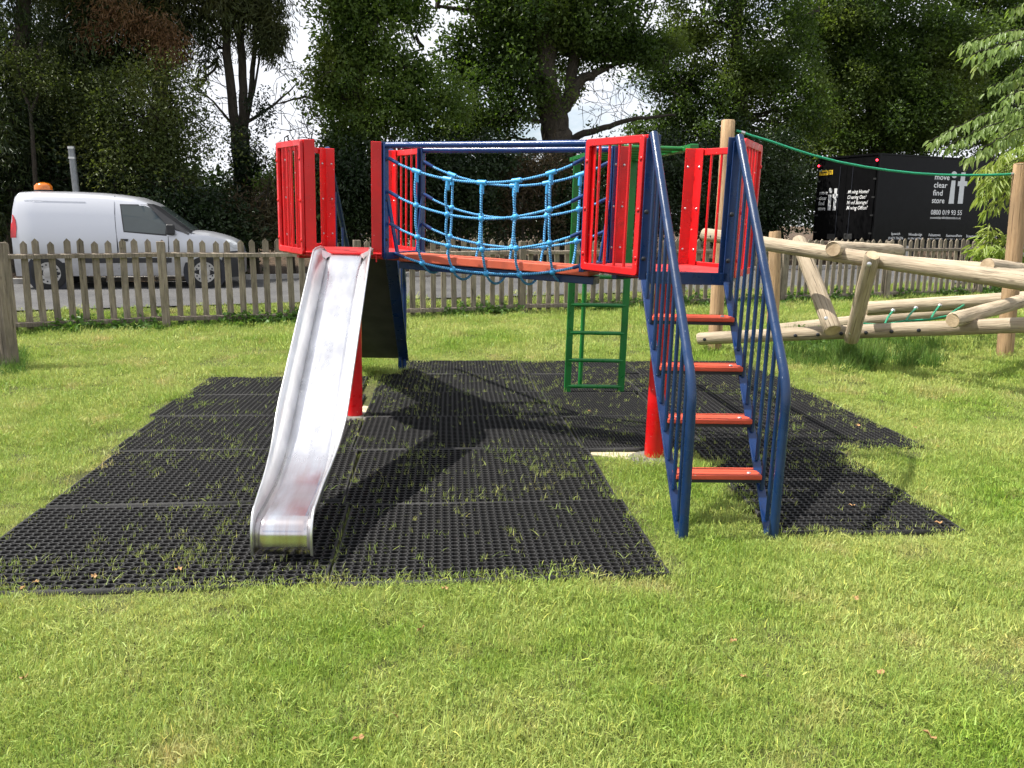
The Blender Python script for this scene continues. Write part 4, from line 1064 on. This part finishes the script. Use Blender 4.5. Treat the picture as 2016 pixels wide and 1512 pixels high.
for s_, x0, x1, y in (('Moving Home?',1671,1712.5,381.2),('Clearing Out?',1670,1707,391.8),('Need Storage?',1669,1710,402.2),('Moving Office?',1668,1709.5,412.6)): lay(s_, 'rear', x0, x1, y, hpx=7, italic=.25, bold=.006)
npl = quad_on('rear', [(1615.5,337),(1642,334.5),(1641.5,343.5),(1615,346)], 'plate_yellow', 'number_plate', off=.006)
tx = lay('W999 CFS', 'rear', 1617.3, 1639.5, 344, hpx=6.6, mat='ink', bold=.012, name='plate_characters', parent=npl); tx.location = (-.016, 0, 0)
for px_, py_ in ((1614.3,326.8),(1729,315.2)):
    a, z = t_rear(px_, py_); MB().ball((-.05, a, z), .035, 10, 6).build('marker_lamp', M['marker'], box, 60)
for px_ in (1638, 1671):
    a, z = t_rear(px_, 466); MB().box((-.05, a, z), (.02, .32, .18)).build('rear_lamp', M['alloy'], box, None, .02)
# ------------------------------------------------------------------ log climber on the right
logs = empty('log_climber', gp(1405, 692)); tag(logs, 'adventure climber of pale peeled logs bolted between brown posts at the right', 'climber')
LI = Matrix.Translation(-logs.location)
def log(name, a, b, r, mat='log', r2=None, bend=0.0, ends=True):
    a, b = LI @ Vector(a), LI @ Vector(b); n = 9; pts = []; rs = []; d = (b-a); sd_ = Vector((random.gauss(0,1), random.gauss(0,1), random.gauss(0,1))); sd_ -= d.normalized()*sd_.dot(d.normalized()); sd_.normalize()
    L = d.length; ch = min(.10, .012/L)
    qs = [0, ch] + [k/(n-1) for k in range(1, n-1)] + [1-ch, 1]
    for q in qs:
        pts.append(a + d*q + sd_*(bend*sin(pi*q)) + Vector((random.gauss(0,.0015), random.gauss(0,.0015), random.gauss(0,.0015))))
        rr = (r + ((r2 or r)-r)*q)*(1 + random.gauss(0, .012)); rs.append(rr*(.90 if q in (0, 1) else 1))
    o = MB().path(pts, rs, 18, cap=False).build(name, M[mat], logs, 60)
    for p, dirn, rad in ((pts[0], -d.normalized(), rs[0]), (pts[-1], d.normalized(), rs[-1])):
        mb = MB(); mb.path([p - dirn*.01, p + dirn*.002], rad*.998, 18); mb.build('end_grain', M['log_end'], o)
    return o
def lbolt(p, n, mat='steel_bolt', r=.022, parent=None):
    n = Vector(n).normalized(); p = LI @ Vector(p); mb = MB(); mb.path([p - n*.006, p + n*.006, p + n*.012], [r, r, r*.6], 12); return mb.build('bolt', M[mat], parent or logs, 40)
tp = gp(1406, 692); YT = tp.y
top = dp(1434, 236, YT); o1 = log('post', tp - Vector((0,0,.1)), top, .084, 'log_brown', .076)
rp_ = gp(1978, 702); YR = rp_.y; log('post', rp_ - Vector((0,0,.1)), dp(2012, 322, YR), .092, 'log_brown', .086)
fp = gp(1522, 645); log('post', fp - Vector((0,0,.1)), dp(1526, 456, fp.y), .088, 'log_brown', .088)
# lower and upper beams
lb0, lb1 = dp(1376, 667, YT-.17), dp(2080, 637, 7.9); low = log('beam', lb0, lb1, .074, 'log', .078, .01)
ub0, ub1 = dp(1386, 461, YT-.15), dp(2100, 566, 6.9); upb = log('beam', ub0, ub1, .074, 'log', .080, .01)
mid = lambda a, b, px: a.lerp(b, (px - 1376)/(2080-1376)) 
for px_ in (1386, 1480, 1564, 1608, 1653, 1702, 1752, 1804):
    # end holes of the through bars along the lower beam
    best = min((a.lerp(b, k/400) for a, b in ((lb0, lb1),) for k in range(401)), key=lambda p: abs((F*p.x/(p.y*_cp + (H-p.z)*_sp)) - (px_-1008)))
    lbolt(best + Vector((-.25*.08, -.078, 0)), (-.2, -1, 0), 'dark_steel', .02, low)
for px_, a, b in ((1398, ub0, ub1), (1506, ub0, ub1)):
    best = min((a.lerp(b, k/400) for k in range(401)), key=lambda p: abs((F*p.x/(p.y*_cp + (H-p.z)*_sp)) - (px_-1008)))
    lbolt(best + Vector((-.02, -.072, -.01)), (-.2, -1, 0), 'dark_steel', .02, upb)
# leaning logs
dA = log('diagonal_log', dp(1572, 474, 9.7), dp(1640, 650, 8.66), .082, 'log', .090); 
YB = 8.02
dB = log('diagonal_log', dp(1717, 503, YB), dp(1676, 668, YB+.7), .072, 'log_tan' if 'log_tan' in M else 'log', .076)
lbolt(dp(1711, 520, YB-.075), (0,-1,.1), parent=dB); lbolt(dp(1675, 655, YB+.58), (0,-1,.1), parent=dB); lbolt(dp(1627, 627, 8.70), (0,-1,.3), parent=dA)
log('cross_log', dp(1640, 490, 8.34), dp(1768, 494, 10.2), .080, 'log', .082)
log('rear_log', dp(1706, 608, 10.6), dp(2060, 585, 10.2), .090); log('rear_log', dp(1520, 652, 11.6), dp(1985, 600, 11.0), .095)
log('rear_log', dp(1774, 519, 9.4), dp(2080, 545, 8.6), .088); log('cross_log', dp(1944, 522, 7.9), dp(2070, 540, 8.9), .068)
log('cross_log', dp(1960, 545, 7.55), dp(2100, 552, 7.6), .085)
log('cross_log', dp(1876, 630, 8.05), dp(2030, 588, 9.4), .076)
nr = MB(); pts = [dp(1698, 637, 9.3), dp(1735, 640, 9.35), dp(1780, 632, 9.4), dp(1830, 629, 9.4), dp(1866, 622, 9.5)]
nr.path([LI @ p for p in pts], .012, 8); low_rope = nr.build('climbing_rope', M['rope_green'], logs, 60)
for (x0, y0), (x1, y1) in (((1742,638),(1758,612)), ((1783,632),(1803,607)), ((1832,629),(1850,602)), ((1866,622),(1899,600))):
    MB().path([LI @ dp(x0, y0, 9.38), LI @ dp((x0+x1)/2-2, (y0+y1)/2, 9.8), LI @ dp(x1, y1, 10.35)], .012, 8).build('climbing_rope', M['rope_green'], logs, 60)
    q = LI @ dp(x1, y1, 10.35); MB().ball(q, .03, 10, 6).build('rope_clamp', M['steel_bolt'], logs, 60)
rk = [(1450,257),(1480,267),(1520,279),(1560,293),(1600,305.5),(1650,318.5),(1700,328),(1750,335.5),(1800,341),(1850,344),(1900,345),(1950,344.5),(1980,343.5),(2000,342)]
a0, a1 = dp(1450, 257, YT), dp(2000, 342, YR); pts = []
for i, (x, y) in enumerate(rk): 
    q = (x-1450)/550; pts.append(dp(x, y, YT + (YR-YT)*q))
rope = MB().path(pts, .0135, 10).build('overhead_rope', M['rope_green'], None, 60); tag(rope, 'green rope slung between the two tall brown posts', 'rope')
for p, q in ((pts[0], pts[1]), (pts[-1], pts[-2])):
    c = p.lerp(q, .30); MB().path([c, c.lerp(q, .35)], .019, 10).build('rope_ferrule', M['steel_bolt'], rope, 40)

# ------------------------------------------------------------------ street pole behind the van
def YN(px, n): return (13.7 + 1.0909*n)/(1 - .436*(px-1008)/F)
pp = dp(148, 375, YN(148, 7.2)); pt = dp(140, 288, YN(148, 7.2))
gz = float(terrain(pp.x, pp.y))
pole = MB(); pole.path([(pp.x, pp.y, gz-.2), (pp.x+.02, pp.y, pp.z), (pt.x, pt.y, pt.z)], .068, 14); po = pole.build('sign_pole', plain('galvanised', (.20,.21,.22), .45, .6), None, 40); tag(po, 'plain grey metal pole rising behind the silver van', 'pole')
for z in (pt.z-.05, pt.z-.25): MB().tube((pt.x, pt.y, z), (pt.x, pt.y, z+.04), .075, 14).build('pole_band', M['steel_bolt'], po, 40)

# ------------------------------------------------------------------ trees and shrubs
M['oak'] = leaf_mat('oak_leaf', (.026,.052,.011), (.095,.150,.034), (.14,.18,.045), .5)
M['oak2'] = leaf_mat('ash_leaf', (.040,.080,.014), (.140,.205,.045), (.18,.22,.055), .5)
M['conifer'] = leaf_mat('conifer_spray', (.018,.034,.011), (.062,.085,.024), (.10,.10,.035), .35)
M['dead'] = leaf_mat('dead_spray', (.13,.065,.028), (.20,.11,.05), (.09,.07,.03), .2)
M['shrub'] = leaf_mat('shrub_leaf', (.038,.058,.015), (.085,.105,.028), (.19,.19,.05), .4)
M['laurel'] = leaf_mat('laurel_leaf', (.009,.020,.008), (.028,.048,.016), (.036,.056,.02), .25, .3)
M['brush'] = leaf_mat('brown_brush', (.05,.038,.02), (.09,.06,.03), (.04,.06,.02), .2)
M['young'] = leaf_mat('pale_leaf', (.17,.25,.075), (.28,.36,.13), (.34,.39,.15), .45, .35, 2.5)
M['bamboo'] = leaf_mat('bamboo_leaf', (.15,.25,.04), (.25,.33,.07), (.34,.36,.10), .45, .35, .8)
C_OAK = tuft_set('oak', [leaves(46, .34, .088, .055, M['oak'], 'oak_clump') for i in range(5)])
C_ASH = tuft_set('ash', [leaves(46, .34, .088, .048, M['oak2'], 'ash_clump', droop=.3) for i in range(5)])
C_CON = tuft_set('conifer', [leaves(50, .34, .13, .020, M['conifer'], 'conifer_clump', droop=1.4, up=.2, sc=(.8,.8,1.1)) for i in range(5)])
C_DEAD = tuft_set('dead', [leaves(40, .30, .12, .018, M['dead'], 'dead_clump', droop=1.2, up=.2) for i in range(3)])
C_SHR = tuft_set('shrub', [leaves(40, .34, .065, .036, M['shrub'], 'shrub_clump', up=.5) for i in range(5)])
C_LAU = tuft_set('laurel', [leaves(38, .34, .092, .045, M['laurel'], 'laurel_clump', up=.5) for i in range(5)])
C_BRU = tuft_set('brush', [leaves(22, .40, .13, .02, M['brush'], 'brush_clump', up=.0) for i in range(3)])

def limb(pts, r0, r1, n=8, wob=.0):
    P_ = []; m = len(pts); out = []; rr = []
    for i in range(m-1):
        a, b = Vector(pts[i]), Vector(pts[i+1])
        for k in range(5):
            q = k/5; out.append(a.lerp(b, q) + Vector((random.gauss(0,wob), random.gauss(0,wob), random.gauss(0,wob))))
    out.append(Vector(pts[-1])); L = len(out)
    rr = [r0 + (r1-r0)*i/(L-1) for i in range(L)]
    return out, rr
def tree(name, label, base_px, n, trunk, r0, crowns, coll, csize=1.0, cat='tree', extra=(), fork=(), group=None, twigs=22, per=6, sprigs=()):
    """trunk: photo pixels up the stem at the stem's own distance; crowns: (px, py, rx, ry, depth shift, sub-clusters)"""
    Y = YN(base_px, n); b = dp(base_px, 500, Y); gz = float(terrain(b.x, Y)); base = Vector((b.x, Y, gz))
    T = empty(name, base); tag(T, label, cat, group); inv = -base
    stem = [base + Vector((0,0,-.2))] + [dp(x, y, Y) for x, y in trunk]
    mb = MB(); o_, r_ = limb(stem, r0, r0*.45, wob=r0*.10); r_[0] *= 1.35; r_[1] *= 1.15
    mb.path([p+inv for p in o_], r_, 12, cap=False)
    for pts, ra, rb in fork:
        q = [dp(x, y, Y+dz) for x, y, dz in pts]; o_, r_ = limb(q, ra, rb, wob=ra*.12); mb.path([p+inv for p in o_], r_, 9, cap=False)
    stems = [Vector(p) for p in stem[1:]] + [dp(x, y, Y+dz) for pts, _, _ in fork for x, y, dz in pts]
    PTS = []; s_ = F/Y; cl = []
    for (x, y, rx, ry, dz, k) in crowns:
        c = np.array(dp(x, y, Y+dz)); R = np.array([rx/s_, min(rx/s_, 2.6)*.8, ry/s_])
        for i in range(k):
            v = rng.normal(0, 1, 3); v /= np.linalg.norm(v); v *= rng.uniform(.25, 1)**.5
            cc = c + v*R; sg = min(.42, R.min()*.42)*rng.uniform(.55, 1.25)
            m = max(3, int(per*rng.uniform(.6, 1.4))); PTS.append(cc + rng.normal(0, 1, (m, 3))*np.array([sg, sg, sg*.75])); cl.append(cc)
    for i in range(min(twigs, len(cl))):
        cc = Vector(cl[int(rng.integers(len(cl)))]); s = min(stems, key=lambda p: (p-cc).length + max(0, p.z-cc.z)*.5)
        m_ = s.lerp(cc, .5) + Vector((random.gauss(0,.25), random.gauss(0,.25), random.gauss(.2,.25)))
        o_, r_ = limb([s, m_, cc], min(.07, r0*.28), .012, wob=.04); mb.path([p+inv for p in o_], r_, 6, cap=False)
    for (x, y, rx, ry, k) in sprigs:                # bare twigs hanging off the boughs
        for i in range(k):
            a_ = random.uniform(0, 6.28); q_ = sqrt(random.random()); p_ = dp(x + rx*q_*cos(a_), y + ry*q_*sin(a_), Y + random.uniform(-.8, .4))
            pts_ = [p_]; d_ = Vector((random.gauss(.25,.5), random.gauss(0,.4), random.gauss(-.25,.5))).normalized()
            for j in range(4): d_ = (d_ + Vector((random.gauss(0,.35), random.gauss(0,.35), random.gauss(-.08,.3)))).normalized(); pts_.append(pts_[-1] + d_*random.uniform(.12,.3))
            mb.path([p+inv for p in pts_], [.009,.008,.006,.005,.003], 4, cap=False)
    mb.build('trunk', M['bark'], T, 60)
    PTS = np.concatenate(PTS) - np.array(base)
    PTS = PTS[PTS[:,2] > .05]
    scatter('crown', PTS.astype(np.float32), coll, csize*rng.uniform(.75, 1.3, len(PTS)), parent=T, tilt=.5)
    for coll2, sz2, blobs in extra:
        Q = []
        for (x, y, rx, ry, dz, k) in blobs:
            c = np.array(dp(x, y, Y+dz)); R = np.array([rx/s_, rx/s_*.7, ry/s_]); Q.append(c + rng.normal(0, .5, (k, 3))*R)
        Q = np.concatenate(Q) - np.array(base); Q = Q[Q[:,2] > .05]
        scatter('dead_foliage' if coll2 == C_DEAD else 'ivy', Q.astype(np.float32), coll2, sz2*rng.uniform(.7, 1.3, len(Q)), parent=T, tilt=.4)
    return T
# left conifers
tree('conifer', 'dark dense conifer at the far left edge behind the van', 30, 9.5, [(34,300),(40,100),(45,-150),(48,-420)], .22,
     [(20,60,110,120,0,32),(30,240,90,110,0,32),(40,-180,120,140,0,40),(-40,380,90,90,0,20)], C_CON, 1.25)
tree('conifer', 'dark conifer with rusty brown dead sprays above the van roof', 165, 10.5, [(160,250),(165,50),(170,-150),(175,-400)], .24,
     [(120,30,70,70,0,15),(185,150,70,90,0,17),(110,170,60,110,0,16),(190,-170,120,130,0,40),(220,10,60,60,0,20)], C_CON, 1.25, extra=[(C_DEAD, 1.1, [(200,35,30,35,-1.2,16),(245,25,26,30,-1.2,14)])])
tree('conifer', 'conifer with browned hanging sprays behind the olive shrub', 318, 10.2, [(315,250),(318,60),(320,-150),(322,-420)], .22,
     [(300,20,70,60,0,17),(290,90,60,50,0,9),(330,-170,120,130,0,40),(250,100,50,60,0,10)], C_CON, 1.2, extra=[(C_DEAD, 1.1, [(320,70,36,40,-1.2,24),(330,105,30,26,-1.2,14),(262,45,22,22,-1.2,8)])])
tree('conifer', 'twin-stemmed conifer with hanging sprays and an ivy-wrapped foot beside the sky gap', 478, 9.6, [(470,330),(458,220),(446,80),(440,-100),(436,-380)], .15,
     [(440,20,80,45,0,22),(520,10,36,55,0,13),(536,80,20,40,0,7),(395,45,40,40,0,8),(450,-160,140,120,0,40),(412,120,16,20,0,2)], C_CON, 1.15,
     fork=[([(482,420,0),(482,300,0),(480,200,.2),(474,80,.2),(478,-60,.2),(490,-300,.2)], .13, .07), ([(476,300,0),(494,180,.3),(503,60,.3),(510,-100,.3)], .08, .04), ([(470,300,0),(500,180,.2),(520,60,.3)], .05, .015), ([(470,260,0),(420,200,.1),(385,170,.2)], .04, .01), ([(474,250,0),(540,205,.2),(590,160,.3)], .05, .012)], sprigs=[(575,190,45,70,46),(410,190,40,60,30),(590,260,26,40,20)],
     extra=[(C_LAU, .8, [(490,330,30,70,-.3,110),(470,420,40,60,-.4,90),(520,230,16,40,-.2,16)])])
tree('sapling', 'slim bare-stemmed sapling forking above the amber beacon', 72, 8.2, [(66,300),(62,240),(56,200)], .055,
     [(40,150,40,40,0,6),(90,150,30,50,0,5)], C_SHR, .9, fork=[([(60,222,0),(74,190,0),(80,150,0)], .035, .015), ([(58,210,0),(42,170,0),(34,120,0)], .035, .015)], twigs=4)
# shrubs left
tree('shrub', 'large olive green shrub with yellowish tips above the van bonnet', 290, 8.0, [(285,400),(280,330),(285,250)], .09,
     [(290,230,105,85,0,60),(210,210,60,60,0,18),(345,310,55,70,0,24),(230,320,90,60,0,24)], C_SHR, 1.0, 'shrub', twigs=30)
tree('shrub', 'low dark shrub directly behind the van windscreen', 380, 7.6, [(380,440),(380,400)], .06, [(370,420,80,50,0,36),(440,440,60,50,0,20),(280,400,80,50,.5,24)], C_LAU, .95, 'shrub')
tree('shrub', 'brown twiggy brush at the road edge left of the red barrier', 505, 7.5, [(505,470),(505,430)], .05, [(500,440,55,40,0,24),(540,420,40,50,.4,16)], C_BRU, 1.0, 'shrub')
tree('shrub', 'mid-green leafy shrub behind the left red barrier', 575, 8.3, [(575,440),(575,390)], .06, [(575,390,45,70,0,34),(592,350,18,26,.4,5)], C_ASH, .8, 'shrub')
tree('cypress', 'small dark pointed conifer far off in the sky gap', 570, 20, [(570,400),(570,280)], .12, [(570,310,16,26,0,8),(570,360,26,50,0,20)], C_CON, 1.0, 'tree', twigs=4)
# centre
tree('ash_tree', 'leafy green tree filling the space left of the big oak', 700, 9.5, [(698,300),(704,180),(716,60),(720,-150),(730,-380)], .20,
     [(712,60,66,90,0,38),(668,135,42,60,0,15),(730,190,90,70,0,38),(675,20,20,36,-.5,5),(800,10,50,30,0,11),(850,215,70,44,0,20),(800,150,34,40,0,8),(720,-170,170,130,0,55),(690,260,50,50,0,16),(660,340,36,40,0,12)], C_ASH, 1.1, twigs=34,
     fork=[([(700,220,0),(600,190,.2),(545,205,.3)], .06, .012), ([(710,120,0),(800,110,.2),(835,95,.3)], .07, .015)])
tree('oak_tree', 'huge oak with a thick forked trunk above the rope bridge', 1098, 10.5, [(1098,330),(1096,262),(1082,200),(1068,130),(1058,20),(1045,-120),(1030,-330)], .52,
     [(985,85,66,66,0,36),(1000,180,80,60,-.4,34),(905,120,40,50,0,11),(930,255,70,34,0,18),(1050,50,90,60,.4,34),(1180,30,90,46,0,30),(1150,85,50,30,0,12),(1215,95,60,28,.2,14),(1285,105,50,34,.2,11),(1080,-150,260,120,0,110),(1230,80,40,20,.3,5),(1000,20,80,50,-.6,24),(1100,130,40,50,.8,10)], C_OAK, 1.15, twigs=60, sprigs=[(1195,185,70,55,70),(1290,150,60,50,30)],
     fork=[([(1090,255,0),(1118,200,-.1),(1142,160,-.1),(1180,140,0),(1215,122,.3)], .26, .05), ([(1120,190,0),(1130,120,.2),(1125,40,.3),(1140,-80,.4)], .20, .07),
           ([(1100,290,0),(1150,262,-.3),(1200,248,-.6),(1260,232,-.9),(1330,226,-1)], .13, .03), ([(1068,120,0),(1010,50,-.2),(950,28,-.5),(860,12,-.8)], .17, .04), ([(1060,80,0),(1000,100,.2),(940,150,.3)], .07, .02)])
tree('oak_tree', 'oak with sky glinting through its leaves behind the right platform', 1470, 11.5, [(1462,300),(1455,180),(1450,60),(1445,-150),(1440,-350)], .30,
     [(1370,110,56,56,0,14),(1440,190,90,70,0,40),(1340,225,56,20,0,8),(1515,80,80,80,0,38),(1300,150,40,34,0,9),(1345,175,40,30,0,7),(1380,30,90,50,0,26),(1440,-160,220,120,0,80),(1560,200,80,80,0,38),(1400,270,120,40,0,26),(1300,265,80,22,0,10)], C_OAK, 1.15, twigs=44,
     fork=[([(1458,240,0),(1380,180,.3),(1300,130,.5),(1250,90,.6)], .12, .03), ([(1456,200,0),(1530,120,.3),(1580,40,.5)], .12, .03)])
tree('oak_tree', 'dense dark oak rising behind the lorry box', 1740, 14, [(1730,300),(1715,200),(1705,60),(1700,-150),(1690,-330)], .32,
     [(1640,60,90,80,0,48),(1760,90,90,90,0,52),(1680,190,100,70,0,50),(1800,220,100,70,0,46),(1700,-150,200,110,0,70),(1860,110,80,90,0,40),(1620,270,80,50,0,26),(1720,280,90,30,0,14)], C_OAK, 1.35, twigs=44, per=10,
     fork=[([(1735,290,0),(1680,230,.2),(1640,180,.3)], .10, .03), ([(1735,285,0),(1800,275,.2),(1860,270,.3)], .12, .03)])
tree('oak_tree', 'dark leafy tree at the top right corner behind the pale-leaved branches', 1950, 15, [(1945,300),(1945,150),(1950,-50),(1950,-300)], .30,
     [(1930,60,90,90,0,46),(1980,200,90,80,0,44),(1900,250,80,50,0,26),(2060,80,90,120,0,36),(1950,-150,180,110,0,50)], C_OAK, 1.35, twigs=26, per=10)
# the shaded hedge behind the bridge
for i, (px_, n_, lb, blobs, coll) in enumerate((
    (645, 8.4, 'glossy dark laurel behind the left platform', [(640,400,50,70,0,36),(690,370,60,80,.3,40)], C_LAU),
    (790, 8.6, 'dark laurel between the left platform and the rope bridge', [(770,390,70,80,0,48),(840,340,60,60,.4,30)], C_LAU),
    (905, 8.8, 'dark green bush seen through the left half of the rope net', [(900,390,66,80,0,46),(930,320,70,40,.5,22)], C_LAU),
    (1030, 9.0, 'brownish twiggy thicket seen through the right half of the rope net', [(1020,390,66,70,0,30),(1060,330,60,46,.4,20)], C_BRU),
    (1045, 10.2, 'dark bush deep behind the brown thicket', [(1040,390,90,80,0,56)], C_LAU),
    (1160, 9.0, 'dark bush behind the front red barrier of the right platform', [(1160,390,70,80,0,46),(1210,340,50,50,.4,18)], C_LAU),
    (1290, 9.2, 'dark bush seen between the blue stair rails', [(1290,390,74,80,0,50),(1330,330,60,50,.4,22)], C_LAU),
    (1420, 9.2, 'dark bush behind the tall brown post', [(1420,390,74,90,0,54),(1450,310,60,50,.4,20)], C_LAU),
    (1525, 9.0, 'dark bush just left of the lorry rear', [(1515,390,46,90,0,46),(1540,300,36,40,.6,14)], C_LAU),
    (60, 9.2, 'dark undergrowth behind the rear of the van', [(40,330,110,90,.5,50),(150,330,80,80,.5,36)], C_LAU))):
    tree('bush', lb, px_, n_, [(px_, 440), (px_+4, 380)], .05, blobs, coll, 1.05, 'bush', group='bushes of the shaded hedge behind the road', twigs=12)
# a far wood that reads as one dark mass low between the trunks
P = []
for k in range(2600):
    px_ = rng.uniform(-250, 2300); n_ = rng.uniform(15, 24); Y = YN(px_, n_); 
    p = dp(px_, 480, Y); hgt = rng.uniform(.2, 3.4 if not (380 < px_ < 640) else 2.2) + (.8 if px_ > 1250 else 0); P.append((p.x, Y, hgt+.4))
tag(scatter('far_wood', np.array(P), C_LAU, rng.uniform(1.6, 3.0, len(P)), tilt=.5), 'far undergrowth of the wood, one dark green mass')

# ------------------------------------------------------------------ pale-leaved tree and bamboo at the right edge
def branch_tree(name, label, base, arms, leafL, leafW, mat, gap, cat, pairs=True, droop=.9, wood_r=.02):
    T = empty(name, base); tag(T, label, cat); inv = -Vector(base); mb = MB(); V = []; Fc = []
    o_, r_ = limb([Vector(base)+Vector((0,0,-.1)), Vector(base)+Vector((.05,0,1.6)), Vector(base)+Vector((0,.1,3.4)), Vector(base)+Vector((.1,.1,5.0))], wood_r*4, wood_r*1.6, wob=.01); mb.path([p+inv for p in o_], r_, 9)
    for pts, Y0, Y1 in arms:
        m = len(pts); W_ = [dp(x, y, Y0+(Y1-Y0)*i/(m-1)) for i, (x, y) in enumerate(pts)]
        o_, r_ = limb(W_, wood_r*.55, .003, wob=.006); mb.path([p+inv for p in o_], r_, 6)
        L = sum((o_[i+1]-o_[i]).length for i in range(len(o_)-1)); steps = int(L/gap)
        for k in range(steps):
            q = k/max(1, steps-1); f = q*(len(o_)-1); i = min(int(f), len(o_)-2); p = o_[i].lerp(o_[i+1], f-i); d = (o_[i+1]-o_[i]).normalized()
            for s in (-1, 1) if pairs else (random.choice((-1, 1)),):
                sdv = d.cross(Vector((0,0,1))).normalized()*s
                ax = (d*random.uniform(.0,.8) + sdv*random.uniform(-.1,.8) + Vector((0,0,-droop*random.uniform(.2,1.6)))).normalized()
                nn = Vector((random.gauss(-.25,.35), random.gauss(-.35,.35), 1)); nn = (nn - ax*nn.dot(ax)).normalized(); sv = nn.cross(ax)
                l = leafL*random.uniform(.65,1.2); w = leafW*random.uniform(.75,1.15); b = len(V); p2 = p + ax*.012 + inv + sdv*random.uniform(0,.05) + Vector((0,0,random.uniform(-.05,.02)))
                fo = nn*w*.16
                V.extend([p2, p2+ax*l*.3+sv*w*.5+fo, p2+ax*l*.68+sv*w*.4+fo-nn*l*.04, p2+ax*l-nn*l*.14, p2+ax*l*.68-sv*w*.4+fo-nn*l*.04, p2+ax*l*.3-sv*w*.5+fo])
                Fc.extend([(b,b+1,b+2,b+3),(b,b+3,b+4,b+5)])
    mb.build('trunk', M['bark'], T, 60)
    me = raw_mesh('crown', [tuple(v) for v in V], Fc, mat); link('crown', me, mat, T)['kind'] = 'stuff'
    return T
YB_ = 8.7
def arc(x0, y0, x1, y1, sag=12, n=6): return [(x0+(x1-x0)*k/n, y0+(y1-y0)*k/n - sag*sin(pi*k/n)) for k in range(n+1)]
arms = [(arc(2130,60,1890,88,16), YB_+.5, YB_), (arc(2130,70,1902,112,14), YB_, YB_-.4), (arc(2100,70,1925,128,12), YB_, YB_-.3), (arc(2080,95,1985,150,8), YB_, YB_-.2),
        (arc(2140,140,1945,172,14), YB_+.3, YB_-.3), (arc(2120,150,1968,200,12), YB_, YB_-.5), (arc(2110,-20,1993,20,8), YB_, YB_-.2), (arc(2140,190,1990,222,8), YB_, YB_-.5),
        (arc(2140,200,1832,278,30), YB_+.5, YB_-.3), (arc(2100,225,1862,290,22), YB_+.2, YB_-.3), (arc(2140,230,1900,312,22), YB_, YB_-.5), (arc(2110,250,1930,300,16), YB_, YB_-.2), (arc(2120,205,1925,255,16), YB_+.6, YB_), (arc(2110,250,1962,285,12), YB_+.4, YB_), (arc(2100,120,2000,180,8), YB_+.4, YB_), (arc(2120,235,1958,262,10), YB_+.6, YB_+.2)]
bt = dp(2150, 690, YB_); branch_tree('young_tree', 'pale green leafy branches reaching in from the right edge', (bt.x, YB_, 0), arms, .090, .029, M['young'], .022, 'tree', True, 1.1)
YC = 11.2; arms = []
for k in range(34):
    x1 = random.uniform(1918, 2010); y1 = random.uniform(330, 415) if k < 22 else random.uniform(430, 505)
    if k < 22: arms.append((arc(2075+random.uniform(-20,20), y1-60+random.uniform(-20,10), x1, y1, random.uniform(10,24)), YC+random.uniform(-.4,.4), YC+random.uniform(-.6,.3)))
    else: arms.append((arc(1990+random.uniform(-40,40), 515+random.uniform(-10,20), random.uniform(1908, 1995), random.uniform(438, 505), random.uniform(4,14)), YC, YC+random.uniform(-.5,.3)))
bb = dp(2065, 600, YC); branch_tree('bamboo', 'bright arching bamboo behind the right brown post', (bb.x, YC, 0), arms, .17, .026, M['bamboo'], .035, 'bamboo', True, .55, .010)

# ------------------------------------------------------------------ dry leaves on the lawn and mats
M['dry_leaf'] = plain('dry_leaf', (.34,.19,.075), .7, var=.3, scale=30)
lf = MB(); n = 12; lob = [1, .72, .95, .66, .8, .55, .35, .55, .8, .66, .95, .72]
lf.add([(0,0,.006)] + [(.034*lob[k]*cos(2*pi*k/n)*1.3, .024*lob[k]*sin(2*pi*k/n)*1.2, .004+.008*(k % 3)) for k in range(n)], [(0, 1+k, 1+(k+1) % n) for k in range(n)])
LME = lf.mesh('fallen_leaf'); LME.materials.append(M['dry_leaf'])
LEAVES = ((71,1146,1,'in the front left corner of the mats'),(46,1158,1,'on the front left mat nearest the left image edge'),(185,1135,1,'on the front left mat, second from the corner'),(352,1122,1,'on the front left mat, nearest the slide foot'),
 (50,1335,0,'lowest one at the left image edge'),(832,1238,0,'in front of the second front mat, right of centre'),(876,1160,0,'against the front edge of the mats'),(775,1408,0,'centre foreground, the larger of two below the slide'),(708,1455,0,'closest to the bottom edge left of centre'),
 (1832,1452,0,'in the bottom right corner'),(1683,1178,0,'in front of the lone right-hand mat'),(1462,1332,0,'in the foreground below the stair foot'),(1735,1327,0,'in the right foreground above the corner one'),(1678,996,1,'in the middle of the lone right-hand mat'),(1850,1030,1,'in the right corner of the lone right-hand mat'),
 (1802,842,0,'right of the pointed mat corner, the rear one'),(1688,838,1,'on the pointed mat behind the stairs'),(1846,879,0,'just off the tip of the pointed mat corner'),(1160,810,1,'in front of the green ladder'),(1443,1263,0,'just in front of the stairs'),(800,765,1,'near the shadow point under the rope bridge'))
for i, (x, y, mt, where) in enumerate(LEAVES):
    p = gp(x, y, .030 if mt else .034); o = bpy.data.objects.new('fallen_leaf', LME); COL.objects.link(o); o.location = p
    o.rotation_euler = (random.gauss(0,.25), random.gauss(0,.25), random.uniform(0, 6.28)); o.scale = [random.uniform(.38, .66)]*3
    tag(o, ('dry leaf on a mat ' if mt else 'dry leaf on the grass ') + where, 'leaf', 'dry leaves on the mats' if mt else 'dry leaves on the grass')
